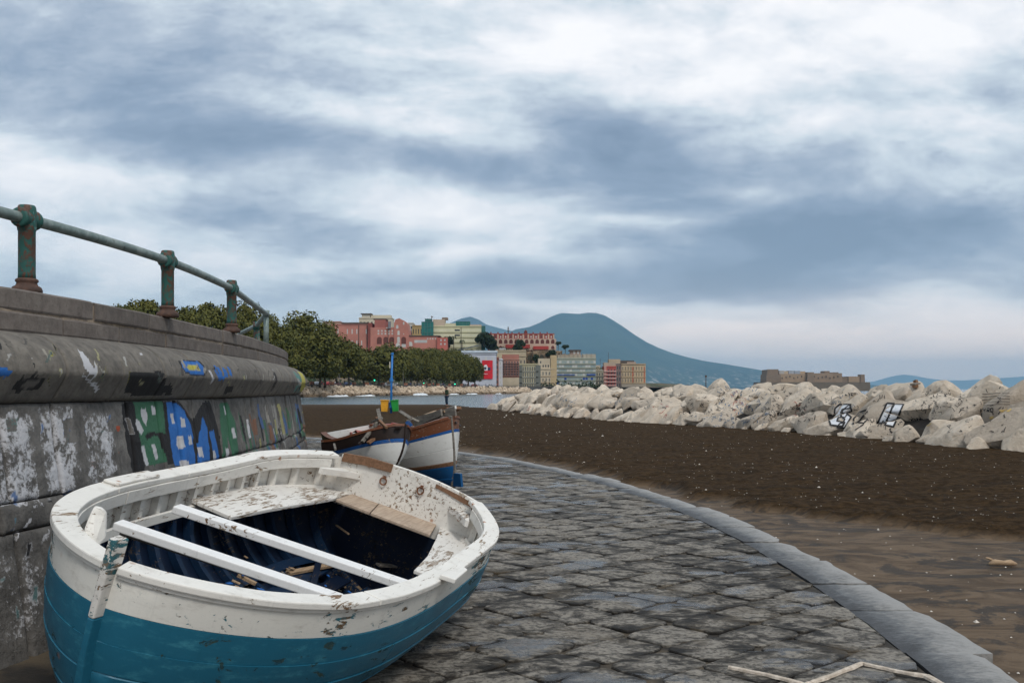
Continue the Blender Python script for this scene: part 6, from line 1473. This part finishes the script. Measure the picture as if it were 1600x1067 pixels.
def bin_(px0, px1, y0, y1, col, lb, lean):
    w = (px1 - px0) / F * D; h = (y1 - y0) / F * D; e = empty('litter_bin', (((px0 + px1) / 2 - 800) / F * D, D - .05, EYE + (HZ - y1) / F * D), 0, lb, 'bin', 'bins on the blue pole'); e.rotation_euler.y = lean
    m = simple('plastic ' + lb[:9], col, None, 3, .45); mb = MB(); rings = [[(sx_ * w / 2 * k, sy * .24 * k, z) for sx_, sy in ((-1, -1), (1, -1), (1, 1), (-1, 1))] for z, k in ((0, .72), (h * .9, .93), (h, .93))]; mb.quadstrip(rings, True, 0, True); mb.build('body', m, e, bevel=.02)
    mb = MB(); mb.box(-w / 2, w / 2, -.26, .26, h * .93, h * 1.03); mb.build('rim', m, e, bevel=.01); mb = MB(); mb.box(-w / 2 * .7, w / 2 * .7, -.2, .2, h * 1.03, h * 1.035); mb.build('opening', M_pane, e)
bin_(594.5, 607.5, 625, 643, (.75, .36, .03), 'orange yellow bin strapped to the left of the blue pole', R(2)); bin_(612.5, 624.5, 625, 642.5, (.02, .30, .05), 'green bin strapped to the right of the blue pole', R(-6))
mb = MB(); 
# ------------------------------------------------------------------ PERSON standing on the beach, looking at a phone
def person(loc, rz, label, jacket, trousers, skin, hair, h=1.72, phone=True, group=None):
    e = empty('person', loc, rz, label, 'person', group); k = h / 1.72
    V = {'pel': (0, 0, .93, .15), 'waist': (0, .01, 1.08, .145), 'chest': (0, .0, 1.28, .165), 'neckb': (0, -.01, 1.44, .085), 'neck': (0, -.03, 1.51, .058), 'head': (0, -.06, 1.60, .088), 'top': (0, -.05, 1.685, .078),
         'hl': (-.09, 0, .86, .105), 'kl': (-.10, -.03, .48, .07), 'al': (-.10, .02, .09, .05), 'tl': (-.11, -.14, .035, .04), 'hr': (.09, 0, .86, .105), 'kr': (.11, -.02, .48, .07), 'ar': (.12, .03, .09, .05), 'tr': (.14, -.13, .035, .04),
         'sl': (-.19, 0, 1.39, .075), 'el': (-.25, .0, 1.10, .055), 'wl': (-.12, -.26, 1.17, .036), 'fl': (-.07, -.32, 1.22, .03), 'sr': (.19, 0, 1.39, .075), 'er': (.25, .02, 1.10, .055), 'wr': (.10, -.24, 1.15, .036), 'fr': (.05, -.31, 1.20, .03)}
    E_ = [('pel', 'waist'), ('waist', 'chest'), ('chest', 'neckb'), ('neckb', 'neck'), ('neck', 'head'), ('head', 'top'), ('pel', 'hl'), ('hl', 'kl'), ('kl', 'al'), ('al', 'tl'), ('pel', 'hr'), ('hr', 'kr'), ('kr', 'ar'), ('ar', 'tr'), ('chest', 'sl'), ('sl', 'el'), ('el', 'wl'), ('wl', 'fl'), ('chest', 'sr'), ('sr', 'er'), ('er', 'wr'), ('wr', 'fr')]
    def skin_obj(nm, keys, edges, mats, grow=0, mod=None):
        me = bpy.data.meshes.new(nm); ix = {q: i for i, q in enumerate(keys)}; me.from_pydata([tuple(c * k for c in V[q][:3]) for q in keys], [(ix[a], ix[b_]) for a, b_ in edges], [])
        o = link(nm, me, e); md = o.modifiers.new('skin', 'SKIN'); md.use_smooth_shade = True
        for i, q in enumerate(keys): me.skin_vertices[0].data[i].radius = ((V[q][3] + grow) * k,) * 2 if q not in ('chest', 'waist', 'pel') else ((V[q][3] + grow) * k, (V[q][3] * .72 + grow) * k)
        me.skin_vertices[0].data[0].use_root = True; sb = o.modifiers.new('sub', 'SUBSURF'); sb.levels = sb.render_levels = 2; me.materials.append(mats); return o
    ks = list(V); skin_obj('body', ks, E_, skin)
    jk = ['chest', 'waist', 'pel', 'neckb', 'sl', 'el', 'wl', 'sr', 'er', 'wr']; skin_obj('jacket', jk, [q for q in E_ if q[0] in jk and q[1] in jk], jacket, .028)
    tk = ['pel', 'hl', 'kl', 'al', 'hr', 'kr', 'ar']; skin_obj('trousers', tk, [q for q in E_ if q[0] in tk and q[1] in tk], trousers, .016)
    mb = MB(); mb.quadstrip([[(r * math.cos(R(30 * j)) * k, (-.045 + r * 1.1 * math.sin(R(30 * j))) * k, z * k) for j in range(12)] for r, z in ((.06, 1.585), (.098, 1.625), (.102, 1.67), (.088, 1.725), (.05, 1.76), (.004, 1.77))], True, 0, True); hr = mb.build('hair', hair, e, smooth=True); hr.location = (0, .02 * k, 0)
    for sx_ in (-1, 1):
        mb = MB(); mb.tube([(sx_ * .11 * k, .06 * k, .04), (sx_ * .125 * k, -.18 * k, .035)], [.055, .045], 8); mb.build('shoe', bmat((.05, .05, .05)), e)
    mb = MB(); mb.bar((0, -.150 * k, 1.60 * k), (0, -.168 * k, 1.575 * k), .025, .03); mb.build('nose', skin, e)
    return e
M_jk, M_tr, M_sk, M_hr = simple('dark green jacket', (.018, .035, .018), (.03, .05, .025), 6, .8), simple('dark jeans', (.012, .035, .065), None, 5, .8), simple('skin', (.42, .22, .15), None, 5, .6), simple('dark hair', (.05, .02, .012), None, 20, .6)
D = 88; px_ = at(698, 606, D)
fz = beach_z(px_.x, D)[0]; pr = person((px_.x, D, fz + .01), R(-62), 'person in a dark green jacket standing on the sand looking at a phone', M_jk, M_tr, M_sk, M_hr, 1.72)
ph = empty('phone', tuple(Matrix.LocRotScale(pr.location, pr.rotation_euler, None) @ Vector((-.01, -.36, 1.25))), R(-62), 'small dark phone held by the person on the beach', 'phone')
mb = MB(); mb.box(-.036, .036, -.004, .004, -.07, .07); mb.build('case', M_pane, ph); mb = MB(); mb.box(-.032, .032, .0042, .0062, -.064, .064); mb.build('screen', M_paneL, ph)

# ------------------------------------------------------------------ ROAD LIFE below the trees
def road_pt(px, back): s = coast_px(px); q, n_ = coast_at(s); d_ = Vector((-n_.y, n_.x)); return Vector((q.x - n_.x * back, q.y - n_.y * back, ROAD)), math.atan2(d_.y, d_.x)
CARC = {'silver': (.45, .46, .48), 'white': (.72, .72, .72), 'dark grey': (.05, .05, .055), 'red': (.45, .02, .02), 'blue': (.03, .08, .26), 'black': (.012, .012, .014)}
M_tyre = bmat((.02, .02, .02)); carm = {}
def car(px, back, cname, label, flip=0):
    if cname not in carm:
        bmt = simple(cname + ' car paint', CARC[cname], None, 1, .3, spec=.6); prof = [(-2.05, .35), (-2.1, .75), (-1.95, .95), (-1.35, 1.02), (-.75, 1.45), (.75, 1.48), (1.55, 1.02), (2.0, .92), (2.1, .6), (2.05, .35)]
        mb = MB(); mb.quadstrip([[(x, y, z) for x, z in prof] for y in (-.8, .8)], True, 0, True); body = mb.mesh('body', bmt)
        mb = MB(); gl = [(-1.2, 1.04), (-.72, 1.38), (.70, 1.41), (1.38, 1.04)]
        for sy in (-1, 1): mb.quadstrip([[(x, sy * .80, z) for x, z in gl], [(x, sy * .815, z) for x, z in gl]], True, 0, True)
        glass = mb.mesh('side_glass', M_pane); mb = MB(); mb.bar((1.50, 0, 1.07), (.80, 0, 1.47), 1.4, .04); ws = mb.mesh('windscreen', M_pane)
        mb = MB(); mb.tube([(0, -.1, 0), (0, .1, 0)], .31, 14); wh = mb.mesh('wheel', M_tyre); carm[cname] = (body, glass, ws, wh)
    q, rz = road_pt(px, back); e = empty('car', q, rz + (math.pi if flip else 0), label, 'car', 'cars on the seafront road'); b_, g_, w_, wh = carm[cname]
    link('body', b_, e); link('side_glass', g_, e); link('windscreen', w_, e)
    for x in (-1.3, 1.3):
        for y in (-.75, .75): link('wheel', wh, e, (x, y, .31))
for px, back, cn, lb, fl in ((493, 7, 'white', 'white car on the seafront road nearest the wall end', 0), (512, 9, 'black', 'black car on the road below the tree right of the wall', 1), (528, 7, 'silver', 'silver car left of the first red car under the trees', 0),
                             (543, 7, 'red', 'red car under the trees, leftmost of the two red ones', 0), (561, 8, 'red', 'red car left of a blue one under the trees', 1), (577, 8, 'blue', 'blue car on the road under the trees left of the blue pole', 0),
                             (602, 7, 'dark grey', 'dark grey car seen just left of the blue pole', 0), (628, 7, 'silver', 'silver car on the road just right of the blue pole', 1), (644, 8, 'white', 'white car right of the silver one behind the parapet', 0),
                             (662, 7, 'black', 'black car left of the person on the seafront road', 1), (682, 8, 'white', 'white car just left of the standing person', 0), (714, 7, 'silver', 'silver car right of the standing person', 0), (730, 8, 'dark grey', 'dark grey car below the end of the tree row', 0),
                             (746, 7, 'white', 'white car below the red banner', 1), (764, 8, 'red', 'red car in front of the white bannered building', 0), (786, 7, 'silver', 'silver car in front of the salmon building', 0)): car(px, back, cn, lb, fl)
M_terra = simple('terracotta planter', (.42, .17, .09), None, .8, .8); 
for i, px in enumerate((495, 526, 560, 580, 604, 640, 668, 676, 690, 708, 726)):
    q, rz = road_pt(px, 1.6); e = empty('planter', q, rz, ORD[i] + ' terracotta box from the left on the seafront pavement beneath the trees', 'planter', 'terracotta boxes along the seafront')
    mb = MB(); mb.box(-.9, .9, -.4, .4, 0, 1.25); mb.build('box', M_terra, e); mb = MB(); mb.box(-.97, .97, -.46, .46, 1.25, 1.36); mb.build('lip', M_terra, e)
pm = [M_jk, bmat((.02, .02, .025)), bmat((.35, .05, .04)), bmat((.5, .5, .52)), bmat((.04, .07, .2))]
def stroller(px, back, j, tr_, label):
    q, rz = road_pt(px, back); e = empty('person', q, rz + j, label, 'person', 'people on the seafront promenade')
    for nm, me in (('torso', pmesh[j % len(pmesh)]), ('legs', lmesh), ('head', hmesh)): link(nm, me, e)
pmesh = []
for mt in pm:
    mb = MB(); mb.quadstrip([[(a * math.cos(R(45 * k)), b_ * math.sin(R(45 * k)), z) for k in range(8)] for a, b_, z in ((.17, .12, .82), (.18, .13, 1.0), (.21, .14, 1.3), (.20, .12, 1.42), (.07, .07, 1.5))], True, 0, True)
    for sx_ in (-1, 1): mb.tube([(sx_ * .22, 0, 1.38), (sx_ * .27, .03, 1.1), (sx_ * .24, -.08, .85)], [.06, .05, .035], 6)
    pmesh.append(mb.mesh('torso', mt, True))
mb = MB()
for sx_ in (-1, 1): mb.tube([(sx_ * .08, 0, .86), (sx_ * .09, -.04 * sx_, .45), (sx_ * .1, .08 * sx_, .05)], [.1, .07, .05], 7)
lmesh = mb.mesh('legs', bmat((.03, .035, .06)), True)
mb = MB(); mb.quadstrip([[(r * math.cos(R(45 * k)), r * 1.1 * math.sin(R(45 * k)), z) for k in range(8)] for r, z in ((.05, 1.48), (.07, 1.54), (.09, 1.62), (.085, 1.70), (.04, 1.76))], True, 0, True); hmesh = mb.mesh('head', M_sk, True)
for i, px in enumerate((486, 502, 519, 535, 551, 588, 592, 618, 634, 651, 659, 673, 686, 701, 705, 719, 734, 741, 756, 768, 775)):
    stroller(px, 2.6 + (i % 3) * .5, i, 0, 'tiny ' + ['green', 'black', 'red', 'grey', 'blue'][i % 5] + ' clad figure behind the seafront parapet, ' + ORD[i] + ' from the left')
# street lamps and traffic lights
M_pole = bmat((.18, .18, .18)); M_lamp = simple('white lamp globe', (.85, .85, .85), None, 1, .3)
for px, py, lb in ((543, 563, 'street lamp with white head in front of the first tree right of the wall'), (566, 566, 'street lamp left of the blue pole'), (598, 565, 'street lamp with its white head just left of the pole top'), (627, 568, 'street lamp right of the blue pole'), (641, 571, 'street lamp second right of the blue pole'), (487, 559, 'street lamp nearest the wall end')):
    q, rz = road_pt(px, 3.0); h = EYE + (HZ - py) / F * q.y - ROAD; e = empty('street_lamp', q, rz, lb, 'street lamp', 'street lamps along the seafront'); mb = MB(); mb.tube([(0, 0, 0), (0, 0, h)], [.10, .06], 6); mb.build('pole', M_pole, e)
    mb = MB(); mb.quadstrip([[(r * math.cos(R(45 * k)) * 1.4, r * math.sin(R(45 * k)), h + z) for k in range(8)] for r, z in ((.1, -.1), (.42, .05), (.42, .25), (.1, .4))], True, 0, True); mb.build('lamp_head', M_lamp, e)
M_em, _t, _b = new_mat('green signal light'); _b.inputs['Base Color'].default_value = (.02, .5, .3, 1); _b.inputs['Emission Color'].default_value = (.05, .95, .5, 1); _b.inputs['Emission Strength'].default_value = 2.2
for px, py, lb in ((594, 594, 'traffic light showing green just left of the blue pole'), (670, 599, 'traffic light showing green left of the person'), (718, 600, 'traffic light showing green right of the person')):
    q, rz = road_pt(px, 2.2); z = EYE + (HZ - py) / F * q.y - ROAD; e = empty('traffic_light', q, 0, lb, 'traffic light'); mb = MB(); mb.tube([(0, .1, 0), (0, .1, z)], .07, 6); mb.build('post', M_pole, e); mb = MB(); mb.box(-.28, .28, -.1, .2, z - .35, z + 1.3); mb.build('housing', M_tyre, e)
    mb = MB(); mb.tube([(0, -.16, z), (0, -.105, z)], .24, 12); mb.build('green_lens', M_em, e)

# ------------------------------------------------------------------ AIR
m = bpy.data.materials.new('sea haze'); m.use_nodes = True; t = NT(m.node_tree); t.n.clear(); o_ = t.new('ShaderNodeOutputMaterial'); pvn = t.new('ShaderNodeVolumePrincipled')
pvn.inputs['Color'].default_value = (.44, .74, 1.0, 1); pvn.inputs['Density'].default_value = 4.6e-5; pvn.inputs['Anisotropy'].default_value = .0
t.l.new(pvn.outputs[0], o_.inputs['Volume'])
mb = MB(); mb.box(-31000, 41000, -500, 43000, -9, 1260); tag(mb.build('haze', m), kind='stuff')
